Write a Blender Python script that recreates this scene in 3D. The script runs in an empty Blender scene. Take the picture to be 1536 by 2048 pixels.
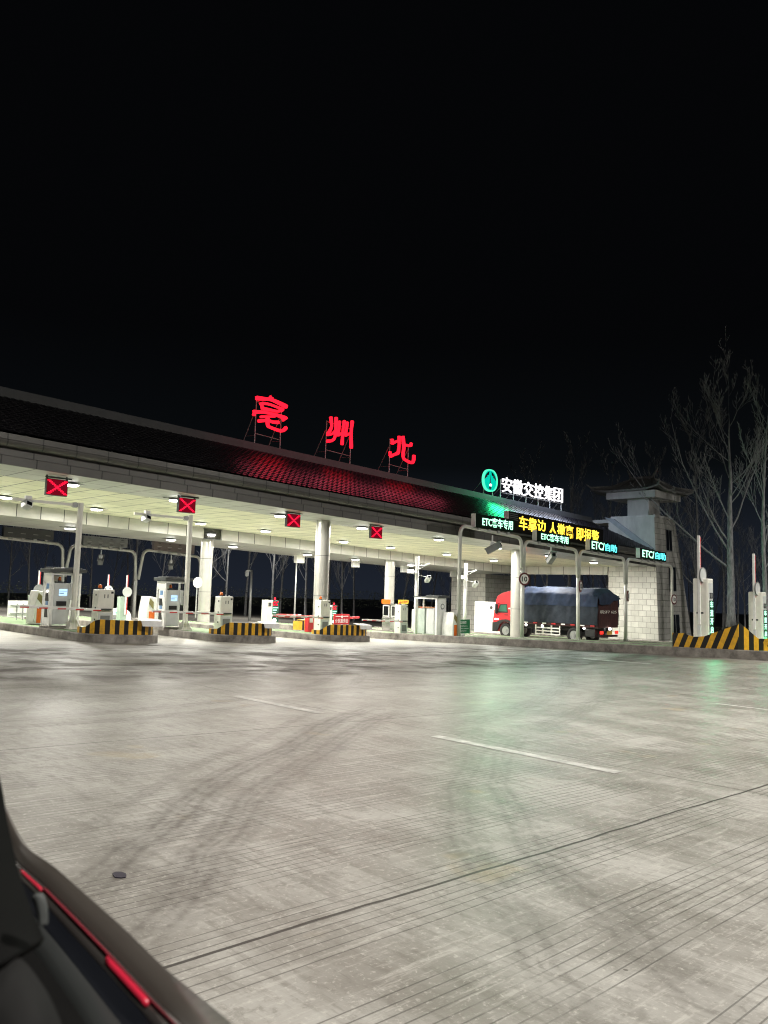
import bpy, math, random
from mathutils import Vector, Matrix
S = bpy.context.scene
COL = S.collection
random.seed(7)
# ------------------------------------------------------------------ camera, sky, exposure
CAM_F, CAM_P, CAM_R, CAM_A, CAM_H = 1606.0, .0974, .0294, .7947, 1.53
def ray(px, py):
    X = (px - 768) / CAM_F; Y = (1024 - py) / CAM_F
    x = X * math.cos(CAM_R) - Y * math.sin(CAM_R); y = X * math.sin(CAM_R) + Y * math.cos(CAM_R)
    d = math.cos(CAM_P) - y * math.sin(CAM_P); z = math.sin(CAM_P) + y * math.cos(CAM_P)
    return Vector((d * math.cos(CAM_A) + x * math.sin(CAM_A), d * math.sin(CAM_A) - x * math.cos(CAM_A), z))
def AT(px, py, u=None, v=None, d=None):
    """the point of the place seen at a spot of the photograph, at a known u, v or distance"""
    R = ray(px, py)
    t = u / R.x if u is not None else v / R.y if v is not None else d
    q = R * t
    return Vector((q.x, q.y, q.z + CAM_H))
cd = bpy.data.cameras.new('camera'); cam = bpy.data.objects.new('camera', cd); COL.objects.link(cam)
cd.sensor_width = 36; cd.lens = CAM_F / 2048 * 36; cd.clip_start = .05; cd.clip_end = 900
fw = ray(768, 1024).normalized(); rt = (ray(868, 1024) - ray(668, 1024)).normalized(); up = rt.cross(fw)
cam.matrix_world = Matrix(((rt.x, up.x, -fw.x, 0), (rt.y, up.y, -fw.y, 0), (rt.z, up.z, -fw.z, CAM_H), (0, 0, 0, 1)))
cd.dof.use_dof = True; cd.dof.focus_distance = 22; cd.dof.aperture_fstop = cd.lens / 2.6
S.camera = cam
W = bpy.data.worlds.new('World'); S.world = W; W.use_nodes = True
wn = W.node_tree.nodes; wl = W.node_tree.links
bg = wn['Background']
sky = wn.new('ShaderNodeTexSky'); sky.sky_type = 'NISHITA'; sky.sun_disc = False
sky.sun_elevation = math.radians(-9); sky.sun_rotation = math.radians(200)
tc = wn.new('ShaderNodeTexCoord'); sx = wn.new('ShaderNodeSeparateXYZ'); rp = wn.new('ShaderNodeValToRGB')
wl.new(tc.outputs['Generated'], sx.inputs[0]); wl.new(sx.outputs['Z'], rp.inputs[0])
e = rp.color_ramp.elements
e[0].position = 0; e[0].color = (.0062, .0080, .0125, 1)
e[1].position = .30; e[1].color = (.0007, .0008, .0010, 1)
e2 = e.new(.09); e2.color = (.0040, .0052, .0076, 1)
e3 = e.new(.155); e3.color = (.0013, .0017, .0021, 1)
ad = wn.new('ShaderNodeMix'); ad.data_type = 'RGBA'; ad.blend_type = 'ADD'; ad.inputs[0].default_value = .05
wl.new(rp.outputs[0], ad.inputs[6]); wl.new(sky.outputs[0], ad.inputs[7]); wl.new(ad.outputs[2], bg.inputs[0])
bg.inputs[1].default_value = 1.0
S.view_settings.view_transform = 'Standard'; S.view_settings.look = 'None'; S.view_settings.exposure = 1; S.view_settings.gamma = 1
try:
    S.cycles.use_denoising = True; S.cycles.sample_clamp_indirect = 8; S.cycles.max_bounces = 8; S.cycles.diffuse_bounces = 4
    S.cycles.glossy_bounces = 4; S.cycles.use_light_tree = True; S.cycles.filter_width = 1.1
except Exception: pass
def area(name, loc, power, size, col=(1, .93, .82), down=True, parent=None, shape='DISK', rot=None):
    l = bpy.data.lights.new(name, 'AREA'); l.shape = shape; l.size = size; l.energy = power; l.color = col
    o = bpy.data.objects.new(name, l); COL.objects.link(o); o.location = loc
    if rot: o.rotation_euler = rot
    if parent: o.parent = parent
    return o
# mast lamps out of view; last two, behind the canopy, added to light the trees
for (x, y, z, p) in ((-3, -6, 15, 1850), (14, 4, 14, 1850), (33, 2, 14, 1850), (60, 4, 15, 2300), (24, 63, 8.6, 320), (46, 65, 8.6, 480)):
    area('unseen_mast_light', (x, y, z), p, 1.6, (1, .95, .87))
# ------------------------------------------------------------------ ground level: the plaza falls gently to the right
SL, SC = .032, .0336
def sm(t, a, b):
    t = max(0, min(1, (t - a) / (b - a))); return t * t * (3 - 2 * t)
def G(u, v):
    uu = max(-15, min(78, u))
    return -SL * uu + .0235 * (27 - max(6, min(32, v))) * sm(u, 20, 31)
# ------------------------------------------------------------------ helpers
class MB:
    def __init__(s): s.v = []; s.f = []; s.m = []
    def add(s, vs, fs, mi=0):
        n = len(s.v); s.v += [tuple(p) for p in vs]
        for f in fs: s.f.append([n + i for i in f]); s.m.append(mi)
        return s
    def box(s, a, b, mi=0):
        (x0, y0, z0), (x1, y1, z1) = a, b
        return s.add([(x0,y0,z0),(x1,y0,z0),(x1,y1,z0),(x0,y1,z0),(x0,y0,z1),(x1,y0,z1),(x1,y1,z1),(x0,y1,z1)],
                     [(3,2,1,0),(4,5,6,7),(0,1,5,4),(1,2,6,5),(2,3,7,6),(3,0,4,7)], mi)
    def prism(s, poly, a, b, axis='y', mi=0):
        """poly in the two other axes (axis y: (x,z); axis x: (y,z); axis z: (x,y))"""
        n = len(poly)
        def P(p, t): return {'y': (p[0], t, p[1]), 'x': (t, p[0], p[1]), 'z': (p[0], p[1], t)}[axis]
        ar = sum(poly[i][0]*poly[(i+1)%n][1]-poly[(i+1)%n][0]*poly[i][1] for i in range(n))
        if (ar < 0) != (axis == 'y'): poly = poly[::-1]
        vs = [P(p, a) for p in poly] + [P(p, b) for p in poly]
        fs = [tuple(range(n))[::-1], tuple(range(n, 2*n))] + [(i, (i+1) % n, n+(i+1) % n, n+i) for i in range(n)]
        if b < a: fs = [f[::-1] for f in fs]
        return s.add(vs, fs, mi)
    def tube(s, pts, r, n=8, mi=0, cap=True):
        pts = [Vector(p) for p in pts]; k = len(pts); rs = r if isinstance(r, (list, tuple)) else [r]*k
        t0 = (pts[1]-pts[0]).normalized(); a = t0.orthogonal().normalized(); vs = []
        for i in range(k):
            t = (pts[min(i+1, k-1)]-pts[max(i-1, 0)]).normalized()
            a = (a - t*a.dot(t)).normalized(); b = t.cross(a)
            for j in range(n):
                w = 2*math.pi*j/n; vs.append(pts[i] + (a*math.cos(w)+b*math.sin(w))*rs[i])
        fs = [(i*n+j, i*n+(j+1) % n, (i+1)*n+(j+1) % n, (i+1)*n+j) for i in range(k-1) for j in range(n)]
        if cap: fs += [tuple(range(n))[::-1], tuple(range((k-1)*n, k*n))]
        return s.add(vs, fs, mi)
    def cyl(s, a, b, r, n=16, mi=0): return s.tube([a, b], r, n, mi)
    def disc(s, c, r, d, axis, n=24, mi=0):
        c = Vector(c); ax = {'x': Vector((1,0,0)), 'y': Vector((0,1,0)), 'z': Vector((0,0,1))}[axis]
        return s.cyl(c, c+ax*d, r, n, mi)
    def build(s, name, mats, parent=None, bevel=0, smooth=False, xf=None, seg=2):
        me = bpy.data.meshes.new(name)
        me.from_pydata([xf(p) for p in s.v] if xf else s.v, [], s.f)
        mats = mats if isinstance(mats, (list, tuple)) else [mats]
        for m in mats: me.materials.append(m)
        me.polygons.foreach_set('material_index', s.m)
        if smooth: me.polygons.foreach_set('use_smooth', [True]*len(s.f))
        me.update()
        o = bpy.data.objects.new(name, me); COL.objects.link(o)
        if parent: o.parent = parent
        if bevel:
            b = o.modifiers.new('bevel', 'BEVEL'); b.width = bevel; b.segments = seg; b.limit_method = 'ANGLE'; b.angle_limit = .6
        return o
def shear(p): return (p[0], p[1], p[2] - SC*p[0])
def tag(o, label=None, cat=None, group=None, kind=None):
    if label: o['label'] = label
    if cat: o['category'] = cat
    if group: o['group'] = group
    if kind: o['kind'] = kind
    return o
def thing(name, label, cat, loc=(0,0,0), rz=0, group=None):
    o = bpy.data.objects.new(name, None); COL.objects.link(o); o.empty_display_size = .2
    o.location = loc; o.rotation_euler = (0, 0, rz)
    return tag(o, label, cat, group)
def dup(root, loc, rz=None, label=None):
    r = root.copy(); COL.objects.link(r); r.location = loc
    if rz is not None: r.rotation_euler = (r.rotation_euler[0], r.rotation_euler[1], rz)
    if label: r['label'] = label
    for ch in list(root.children):
        c = ch.copy(); COL.objects.link(c); c.parent = r
        for g in list(ch.children):
            d = g.copy(); COL.objects.link(d); d.parent = c
    return r
# ------------------------------------------------------------------ materials
def nt(m): return m.node_tree.nodes, m.node_tree.links
def mat(name, col, rough=.5, metal=0, var=.12, scale=2.5, bump=0, spec=.5, stretch=(1,1,1), col2=None):
    m = bpy.data.materials.new(name); m.use_nodes = True; n, l = nt(m); p = n['Principled BSDF']
    p.inputs['Roughness'].default_value = rough; p.inputs['Metallic'].default_value = metal; p.inputs['Specular IOR Level'].default_value = spec
    t = n.new('ShaderNodeTexCoord'); mp = n.new('ShaderNodeMapping'); mp.inputs['Scale'].default_value = stretch
    l.new(t.outputs['Object'], mp.inputs[0])
    a = n.new('ShaderNodeTexNoise'); a.inputs['Scale'].default_value = scale; a.inputs['Detail'].default_value = 7; a.inputs['Roughness'].default_value = .65
    l.new(mp.outputs[0], a.inputs[0])
    r = n.new('ShaderNodeValToRGB'); r.color_ramp.elements[0].position = .3; r.color_ramp.elements[1].position = .72
    c2 = col2 or tuple(c*(1-2*var) for c in col); r.color_ramp.elements[0].color = (*c2, 1); r.color_ramp.elements[1].color = (*tuple(min(1, c*(1+.4*var)) for c in col), 1)
    l.new(a.outputs[0], r.inputs[0]); l.new(r.outputs[0], p.inputs['Base Color'])
    if bump:
        b = n.new('ShaderNodeBump'); b.inputs['Strength'].default_value = bump; b.inputs['Distance'].default_value = .02
        a2 = n.new('ShaderNodeTexNoise'); a2.inputs['Scale'].default_value = scale*9; a2.inputs['Detail'].default_value = 4
        l.new(mp.outputs[0], a2.inputs[0]); l.new(a2.outputs[0], b.inputs['Height']); l.new(b.outputs[0], p.inputs['Normal'])
    return m
def emit(name, col, strength):
    m = bpy.data.materials.new(name); m.use_nodes = True; n, l = nt(m); n.remove(n['Principled BSDF'])
    x = n.new('ShaderNodeEmission'); x.inputs[0].default_value = (*col, 1); x.inputs[1].default_value = strength
    l.new(x.outputs[0], n['Material Output'].inputs[0]); return m
def mth(n, l, op, a, b=None, c=None):
    x = n.new('ShaderNodeMath'); x.operation = op
    for i, k in enumerate((a, b, c)):
        if k is None: continue
        if isinstance(k, (int, float)): x.inputs[i].default_value = k
        else: l.new(k, x.inputs[i])
    return x.outputs[0]
def smooth(n, l, x, lo, hi):
    q = n.new('ShaderNodeMapRange'); q.interpolation_type = 'SMOOTHSTEP'; q.clamp = True
    q.inputs[1].default_value = lo; q.inputs[2].default_value = hi; l.new(x, q.inputs[0]); return q.outputs[0]
def jointed(name, col, axes, rough=.4, dark=(.03,.03,.03), metal=0, var=.08, brick=None):
    """panels with thin dark joints: axes = [(index, period, offset, width)]; brick = (row axis, row height, shift axis, length)"""
    m = mat(name, col, rough, metal, var, 1.3); n, l = nt(m); p = n['Principled BSDF']
    src = p.inputs['Base Color'].links[0].from_socket
    t = n.new('ShaderNodeTexCoord'); sp = n.new('ShaderNodeSeparateXYZ'); l.new(t.outputs['Object'], sp.inputs[0])
    mask = None; cell = None
    def line(x, per, off, w):
        f = mth(n, l, 'FRACT', mth(n, l, 'DIVIDE', mth(n, l, 'SUBTRACT', x, off), per))
        dd = mth(n, l, 'MULTIPLY', mth(n, l, 'MINIMUM', f, mth(n, l, 'SUBTRACT', 1.0, f)), per)
        return mth(n, l, 'LESS_THAN', dd, w/2)
    xs = [sp.outputs[i] for i in range(3)]
    if SHEAR_Z:  # joints follow the fall of the building
        xs[2] = mth(n, l, 'ADD', xs[2], mth(n, l, 'MULTIPLY', xs[0], SC))
    for (i, per, off, w) in axes:
        k = line(xs[i], per, off, w); mask = k if mask is None else mth(n, l, 'MAXIMUM', mask, k)
        fl = mth(n, l, 'FLOOR', mth(n, l, 'DIVIDE', mth(n, l, 'SUBTRACT', xs[i], off), per))
        cell = fl if cell is None else mth(n, l, 'ADD', mth(n, l, 'MULTIPLY', cell, 7.31), fl)
    if brick:
        i, h, j, ln, w = brick
        row = mth(n, l, 'FLOOR', mth(n, l, 'DIVIDE', xs[i], h))
        xx = mth(n, l, 'ADD', xs[j], mth(n, l, 'MULTIPLY', mth(n, l, 'MODULO', row, 2.0), ln/2))
        mask = mth(n, l, 'MAXIMUM', line(xs[i], h, 0, w), line(xx, ln, 0, w))
        cell = mth(n, l, 'ADD', mth(n, l, 'MULTIPLY', row, 7.31), mth(n, l, 'FLOOR', mth(n, l, 'DIVIDE', xx, ln)))
    wn_ = n.new('ShaderNodeTexWhiteNoise'); wn_.noise_dimensions = '1D'; l.new(cell, wn_.inputs[1])
    hv = n.new('ShaderNodeHueSaturation'); l.new(src, hv.inputs['Color'])
    l.new(mth(n, l, 'ADD', mth(n, l, 'MULTIPLY', wn_.outputs[0], .16), .92), hv.inputs['Value'])
    mx = n.new('ShaderNodeMix'); mx.data_type = 'RGBA'; l.new(mask, mx.inputs[0]); l.new(hv.outputs[0], mx.inputs[6]); mx.inputs[7].default_value = (*dark, 1)
    l.new(mx.outputs[2], p.inputs['Base Color'])
    b = n.new('ShaderNodeBump'); b.inputs['Strength'].default_value = .6; b.inputs['Distance'].default_value = -.02
    l.new(mask, b.inputs['Height']); l.new(b.outputs[0], p.inputs['Normal'])
    return m
SHEAR_Z = True
white = mat('white_paint', (.84,.84,.82), .35, var=.10, scale=4)
cream = mat('cream_paint', (.80,.79,.72), .4, var=.08)
lgrey = mat('light_grey_paint', (.62,.64,.64), .35, var=.08)
mgrey = mat('mid_grey_paint', (.20,.21,.21), .45)
dgrey = mat('dark_grey_paint', (.055,.06,.06), .5)
black = mat('black_plastic', (.012,.012,.013), .45)
steel = mat('galvanised_steel', (.40,.41,.40), .42, .4, .15, 4)
stain = mat('stainless_steel', (.60,.60,.59), .22, 1, .12, 3)
pipe = mat('painted_pipe', (.52,.53,.49), .35, .1, .08)
yellow = mat('yellow_paint', (.84,.46,.02), .42, scale=6, bump=.2, col2=(.50,.27,.03))
hazblk = mat('black_paint', (.014,.014,.013), .4)
red = mat('red_paint', (.62,.025,.035), .35)
redwhite = mat('red_reflective', (.60,.03,.035), .3)
orange = mat('orange_lens', (.80,.16,.02), .25)
tarred = mat('tarpaulin_red', (.05,.008,.008), .7, var=.3)
dglass = mat('dark_glass', (.010,.012,.013), .06, spec=.8)
concrete = mat('kerb_concrete', (.30,.28,.25), .75, var=.42, scale=2.2, bump=.35, col2=(.085,.075,.068))
turf = mat('green_coating', (.18,.28,.13), .7, var=.2, scale=5, bump=.3)
fascia_a = jointed('fascia_lower', (.105,.102,.097), [(0,1.21,.05,.045)], .42, metal=.3)
fascia_b = jointed('fascia_upper', (.105,.102,.097), [(0,1.21,1.13,.045)], .42, metal=.3)
fascia_c = jointed('cornice_panel', (.10,.097,.091), [(0,1.21,.10,.045)], .40, metal=.3)
soffit_w = jointed('soffit_white', (.40,.405,.39), [(0,1.21,.05,.05),(1,1.5,28.8,.045)], .45)
soffit_c = jointed('soffit_cream', (.72,.70,.54), [(0,1.21,.05,.05),(1,1.5,.5,.035)], .5)
beamp = jointed('beam_panel', (.46,.45,.42), [(0,1.21,.45,.04)], .4)
endbeam = jointed('end_beam_panel', (.60,.59,.54), [(1,1.21,.45,.04)], .4)
beamu = jointed('beam_underside', (.34,.335,.315), [(0,1.21,.45,.024)], .4)
SHEAR_Z = False
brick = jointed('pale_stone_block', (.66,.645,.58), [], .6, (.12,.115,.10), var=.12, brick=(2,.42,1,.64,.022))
brick_shade = jointed('shaded_stone_block', (.35,.35,.33), [], .65, (.07,.07,.06), var=.12, brick=(2,.42,0,.9,.022))  # darker copy of the stone for the faces out of lamplight
render_ = mat('smooth_render', (.44,.44,.43), .6, var=.16, scale=1.2, stretch=(1,1,.35))
colm = mat('column_cladding', (.52,.51,.47), .30, .4, .10, 1.2)
tile = mat('roof_tile', (.016,.0145,.018), .36, var=.3, scale=3, spec=.45)
ridge = mat('ridge_metal', (.065,.068,.07), .5, .1, var=.12)
bark = mat('bark', (.33,.34,.35), .85, var=.35, scale=2, stretch=(4,4,1.2), bump=.4)
twigm = mat('twig', (.28,.29,.30), .9, var=.2)
hedge = mat('hedge_leaf', (.05,.06,.03), .8, var=.4)
e_red = emit('red_led', (1,.008,.022), 1.4)
e_redx = emit('red_cross_led', (1,.010,.045), .95)
e_redd = emit('red_glow_backing', (1,.02,.07), .085)  # red smear of the cross LEDs, given as faint glow of the unlit panel
e_white = emit('white_led', (1,.97,1), 1.3)
e_green = emit('green_led', (.10,1,.36), 1.15)
e_greenw = emit('pale_green_led', (.42,1,.66), 1.20)
e_cyan = emit('cyan_led', (.10,.75,.80), 1.30)
e_yel = emit('amber_led', (1,.62,.05), 1.32)
e_logo = emit('logo_teal', (.0,.80,.56), .42)
e_logoe = emit('logo_edge', (.10,1,.55), .62)
e_lamp = emit('lamp_diffuser', (1,.99,.96), 13.20)
e_screen = emit('screen', (.45,.68,1), 0.78)
e_lampy = emit('small_lamp', (1,.95,.85), 7.20)
e_tail = emit('tail_lamp', (1,.03,.02), 1.10)
e_beacon = emit('beacon_red', (1,.03,.05), 1.25)
# ------------------------------------------------------------------ ground sheet
def ground_mat():
    m = bpy.data.materials.new('plaza_concrete'); m.use_nodes = True; n, l = nt(m); p = n['Principled BSDF']
    t = n.new('ShaderNodeTexCoord'); sp = n.new('ShaderNodeSeparateXYZ'); l.new(t.outputs['Object'], sp.inputs[0]); u, v = sp.outputs[0], sp.outputs[1]
    def noise(sc, det=6, st=(1,1,1), rough=.6, off=(0,0,0), dist=0):
        mp = n.new('ShaderNodeMapping'); mp.inputs['Scale'].default_value = st; mp.inputs['Location'].default_value = off; l.new(t.outputs['Object'], mp.inputs[0])
        a = n.new('ShaderNodeTexNoise'); a.inputs['Scale'].default_value = sc; a.inputs['Detail'].default_value = det; a.inputs['Roughness'].default_value = rough; a.inputs['Distortion'].default_value = dist
        l.new(mp.outputs[0], a.inputs[0]); return a.outputs[0]
    def mix(f, a, b):
        x = n.new('ShaderNodeMix'); x.data_type = 'RGBA'; l.new(f, x.inputs[0])
        for i, k in ((6, a), (7, b)):
            if isinstance(k, tuple): x.inputs[i].default_value = (*k, 1)
            else: l.new(k, x.inputs[i])
        return x.outputs[2]
    M = lambda op, a, b=None, c=None: mth(n, l, op, a, b, c)
    big = noise(.22, 5, (1, 1, 1)); mid = noise(1.1, 8, (1, .55, 1), .68); fine = noise(14, 6, (1, 1, 1), .7); streak = noise(1.6, 6, (.35, 2.2, 1), .7)
    brush = noise(6, 5, (2.6, .35, 1), .7)
    c = mix(smooth(n, l, mid, .36, .68), (.205,.193,.172), (.365,.355,.33))
    c = mix(M('MULTIPLY', smooth(n, l, streak, .50, .72), .50), c, (.215,.20,.178))
    c = mix(M('MULTIPLY', smooth(n, l, brush, .48, .66), .44), c, (.135,.124,.106))
    br2 = noise(9, 6, (.25, 2.4, 1), .72, (1,5,0)); c = mix(M('MULTIPLY', smooth(n, l, br2, .51, .66), .48), c, (.47,.455,.42))
    c = mix(M('MULTIPLY', smooth(n, l, noise(2.6, 8, (1,.8,1), .72, (6,2,0)), .52, .68), .50), c, (.12,.11,.095))
    vo = n.new('ShaderNodeTexVoronoi'); vo.inputs['Scale'].default_value = 2.3; l.new(t.outputs['Object'], vo.inputs['Vector'])
    c = mix(M('MULTIPLY', M('LESS_THAN', vo.outputs['Distance'], M('MULTIPLY', noise(1.7, 2), .052)), .75), c, (.075,.065,.055))
    c = mix(M('MULTIPLY', smooth(n, l, fine, .52, .70), .60), c, (.17,.158,.14))
    c = mix(M('MULTIPLY', M('SUBTRACT', 1.0, smooth(n, l, noise(34, 4, (1,1,1), .7), .30, .46)), .55), c, (.50,.48,.44))
    c = mix(M('MULTIPLY', smooth(n, l, noise(.9, 3, off=(9,4,0)), .64, .72), .25), c, (.42,.31,.14))
    # worn dark band where traffic queues in front of the lanes
    band = M('MULTIPLY', smooth(n, l, v, 10.5, 16), M('SUBTRACT', 1.0, smooth(n, l, v, 21.5, 25)))
    band = M('MULTIPLY', band, M('ADD', .52, M('MULTIPLY', smooth(n, l, noise(.5, 7, (.5, 1.2, 1), .65, (3,1,0)), .36, .60), .5)))
    c = mix(band, c, (.050,.040,.033))
    pale = M('MULTIPLY', smooth(n, l, v, 23, 26), .45)
    c = mix(pale, c, (.56,.54,.48))
    # tyre tracks, each an arc of rubber
    tr = None
    wob = M('MULTIPLY', M('SUBTRACT', noise(.6, 2), .5), .35)
    def arc(cx, cy, r, w, amt, a0=None, a1=None, axis=0):
        nonlocal tr
        dx = M('SUBTRACT', u, cx); dy = M('SUBTRACT', v, cy)
        d = M('ABSOLUTE', M('ADD', M('SUBTRACT', M('SQRT', M('ADD', M('MULTIPLY', dx, dx), M('MULTIPLY', dy, dy))), r), wob))
        k = M('MULTIPLY', M('MULTIPLY', M('SUBTRACT', 1.0, smooth(n, l, d, w*.35, w)), amt), M('ADD', .72, M('MULTIPLY', M('SINE', M('ADD', M('MULTIPLY', d, 62.0), M('MULTIPLY', noise(2.0, 3), 6.0))), .22)))
        if a0 is not None:
            q = u if axis == 0 else v
            k = M('MULTIPLY', k, M('MULTIPLY', smooth(n, l, q, a0, a0+1.5), M('SUBTRACT', 1.0, smooth(n, l, q, a1-1.5, a1))))
        tr = k if tr is None else M('MAXIMUM', tr, k)
    for (A, B, C, w, amt, lim) in TRACKS:
        (ax, ay), (bx, by), (cx, cy) = A, B, C
        dd = 2*(ax*(by-cy)+bx*(cy-ay)+cx*(ay-by))
        ox = ((ax*ax+ay*ay)*(by-cy)+(bx*bx+by*by)*(cy-ay)+(cx*cx+cy*cy)*(ay-by))/dd
        oy = ((ax*ax+ay*ay)*(cx-bx)+(bx*bx+by*by)*(ax-cx)+(cx*cx+cy*cy)*(bx-ax))/dd
        arc(ox, oy, math.hypot(ax-ox, ay-oy), w, amt, *lim)
    tn = M('MULTIPLY', tr, M('ADD', .42, M('MULTIPLY', smooth(n, l, noise(7, 5, (1, 1, 1), .75), .36, .66), .5)))
    c = mix(M('MINIMUM', tn, .9), c, (.062,.052,.043))
    # anti-skid grooves sawn across the lanes in bands
    slab = M('FLOOR', M('DIVIDE', M('SUBTRACT', u, 7.7), 8.5))
    wnz = n.new('ShaderNodeTexWhiteNoise'); wnz.noise_dimensions = '1D'; l.new(slab, wnz.inputs[1])
    vv = M('ADD', M('ADD', v, M('MULTIPLY', wnz.outputs[0], .5)), M('MULTIPLY', M('SUBTRACT', noise(.35, 1), .5), .07))
    gp = M('FRACT', M('DIVIDE', vv, .94))
    inb = M('LESS_THAN', gp, .655)
    gl = M('FRACT', M('DIVIDE', vv, .0671))
    grp = M('FLOOR', M('DIVIDE', vv, .94)); wn2 = n.new('ShaderNodeTexWhiteNoise'); wn2.noise_dimensions = '2D'
    cb = n.new('ShaderNodeCombineXYZ'); l.new(slab, cb.inputs[0]); l.new(grp, cb.inputs[1]); l.new(cb.outputs[0], wn2.inputs[0])
    uf = M('FRACT', M('DIVIDE', M('SUBTRACT', u, 7.7), 8.5))
    ends = M('MULTIPLY', M('GREATER_THAN', uf, M('MULTIPLY', wn2.outputs[0], .05)), M('LESS_THAN', uf, M('SUBTRACT', .99, M('MULTIPLY', M('FRACT', M('MULTIPLY', wn2.outputs[0], 5.3)), .08))))
    wear = smooth(n, l, noise(.8, 4, off=(5,5,0)), .33, .5)
    gr = M('MULTIPLY', M('MULTIPLY', M('LESS_THAN', M('ABSOLUTE', M('SUBTRACT', gl, .5)), .062), inb), M('MULTIPLY', ends, M('ADD', .22, M('MULTIPLY', wear, .70))))
    # slab joints
    jt = M('LESS_THAN', M('ABSOLUTE', M('SUBTRACT', M('FRACT', M('DIVIDE', M('ADD', M('SUBTRACT', v, 3.12), M('ADD', 52.5, M('MULTIPLY', M('SUBTRACT', noise(.7, 3), .5), .10))), 5.0)), .5)), .0022)
    jl = M('LESS_THAN', M('ABSOLUTE', M('SUBTRACT', M('FRACT', M('DIVIDE', M('ADD', M('SUBTRACT', u, 7.95), M('ADD', 85+4.25, M('MULTIPLY', M('SUBTRACT', noise(3, 4), .5), .10))), 8.5)), .5)), .0018)
    dk = M('MAXIMUM', M('MULTIPLY', gr, .70), M('MAXIMUM', jt, M('MULTIPLY', jl, .5)))
    c = mix(M('MULTIPLY', dk, .92), c, (.035,.03,.026))
    l.new(c, p.inputs['Base Color'])
    ro = M('ADD', M('ADD', .27, M('MULTIPLY', mid, .34)), M('MULTIPLY', M('MULTIPLY', band, smooth(n, l, noise(1.3, 5, (1,1,1), .6, (2,7,0)), .44, .60)), .22))
    l.new(ro, p.inputs['Roughness']); l.new(M('SUBTRACT', .28, M('MULTIPLY', band, .17)), p.inputs['Specular IOR Level'])
    h = M('SUBTRACT', M('ADD', M('MULTIPLY', fine, .18), M('MULTIPLY', noise(45, 3), .10)), M('MULTIPLY', dk, .8))
    b = n.new('ShaderNodeBump'); b.inputs['Strength'].default_value = .5; b.inputs['Distance'].default_value = .014; l.new(h, b.inputs['Height']); l.new(b.outputs[0], p.inputs['Normal'])
    return m
TRACKS = [((8.3,8.85),(5.0,6.65),(2.2,4.4),.25,.85,(1.0,9.5)), ((8.6,8.45),(5.2,6.3),(2.5,4.0),.25,.72,(1.0,9.5)), ((8.0,9.35),(4.6,6.9),(2.0,4.9),.10,.5,(1.0,9.0)),
          ((8.1,6.2),(5.3,4.45),(3.5,2.6),.22,.5,(2.0,9.5)), ((7.9,5.8),(5.9,4.45),(3.8,2.1),.20,.5,(2.0,9.5)), ((12,9.0),(8.1,6.5),(4.6,3.0),.14,.32,(3.0,13)),
          ((3.0,9.9),(6.0,10.3),(10.5,12.4),.20,.6,(1.0,14)), ((3.2,9.4),(6.2,9.75),(11,12.0),.16,.5,(1.0,14)), ((2,11.4),(7,12.4),(12,16),.3,.6,(0,15)),
          ((8,16),(14,16.5),(22,20),.35,.8,(4,26)), ((9,15),(15,15.3),(24,18.5),.3,.75,(4,27)), ((11,8),(18,11.5),(25,17),.3,.5,(8,27)), ((12,7.4),(19,10.8),(26,16),.28,.5,(9,27)),
          ((10,11.5),(17,12),(27,15),.3,.5,(7,30)), ((-2,7.5),(1.5,8.6),(5,12),.22,.5,(-6,7))]
gm = ground_mat()
g = MB()
us = [-140,-90,-50,-25] + list(range(-15, 80, 1)) + [85,95,110,140,190,260]; vs = [-120,-70,-35,-15] + list(range(-6, 60, 1)) + [66,75,90,120,170,260]
for uu in us:
    for w in vs: g.v.append((uu, w, G(uu, w)))
nv = len(vs)
for i in range(len(us)-1):
    for j in range(nv-1): g.f.append([i*nv+j, (i+1)*nv+j, (i+1)*nv+j+1, i*nv+j+1]); g.m.append(0)
tag(g.build('ground', gm, smooth=True), kind='structure')
# painted dashes, worn
dashm = mat('worn_road_paint', (.56,.55,.52), .5, var=.28, scale=7)
dm = MB()
def dash(u, v0, v1, w=.17):
    k = max(1, int((v1-v0)/.5)); L = [(v0+(v1-v0)*i/k) for i in range(k+1)]
    vs_ = [(x, y, G(x, y)+.004) for y in L for x in (u-w/2, u+w/2)]
    dm.add(vs_, [(2*i, 2*i+1, 2*i+3, 2*i+2) for i in range(k)])
for v0, v1 in ((4.25,6.75),(8.95,11.1),(-.4,2.0)): dash(7.62, v0, v1)
for v0, v1 in ((4.4,6.9),): dash(16.2, v0, v1)
for v0, v1 in ((13.0,15.6),): dash(25.5, v0, v1)
tag(dm.build('road_markings', dashm), kind='structure')
oil = MB(); oil.prism([(2.22+.035*math.cos(t*.7)*(1+.2*math.sin(3*t)), 4.25+.055*math.sin(t*.7)) for t in range(9)], G(2.2,4.2)+.0, G(2.2,4.2)+.006, 'z')
tag(oil.build('flattened_litter', mat('dark_card', (.035,.03,.045), .6)), 'small dark flattened scrap lying on the concrete near the car', 'litter')
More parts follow.
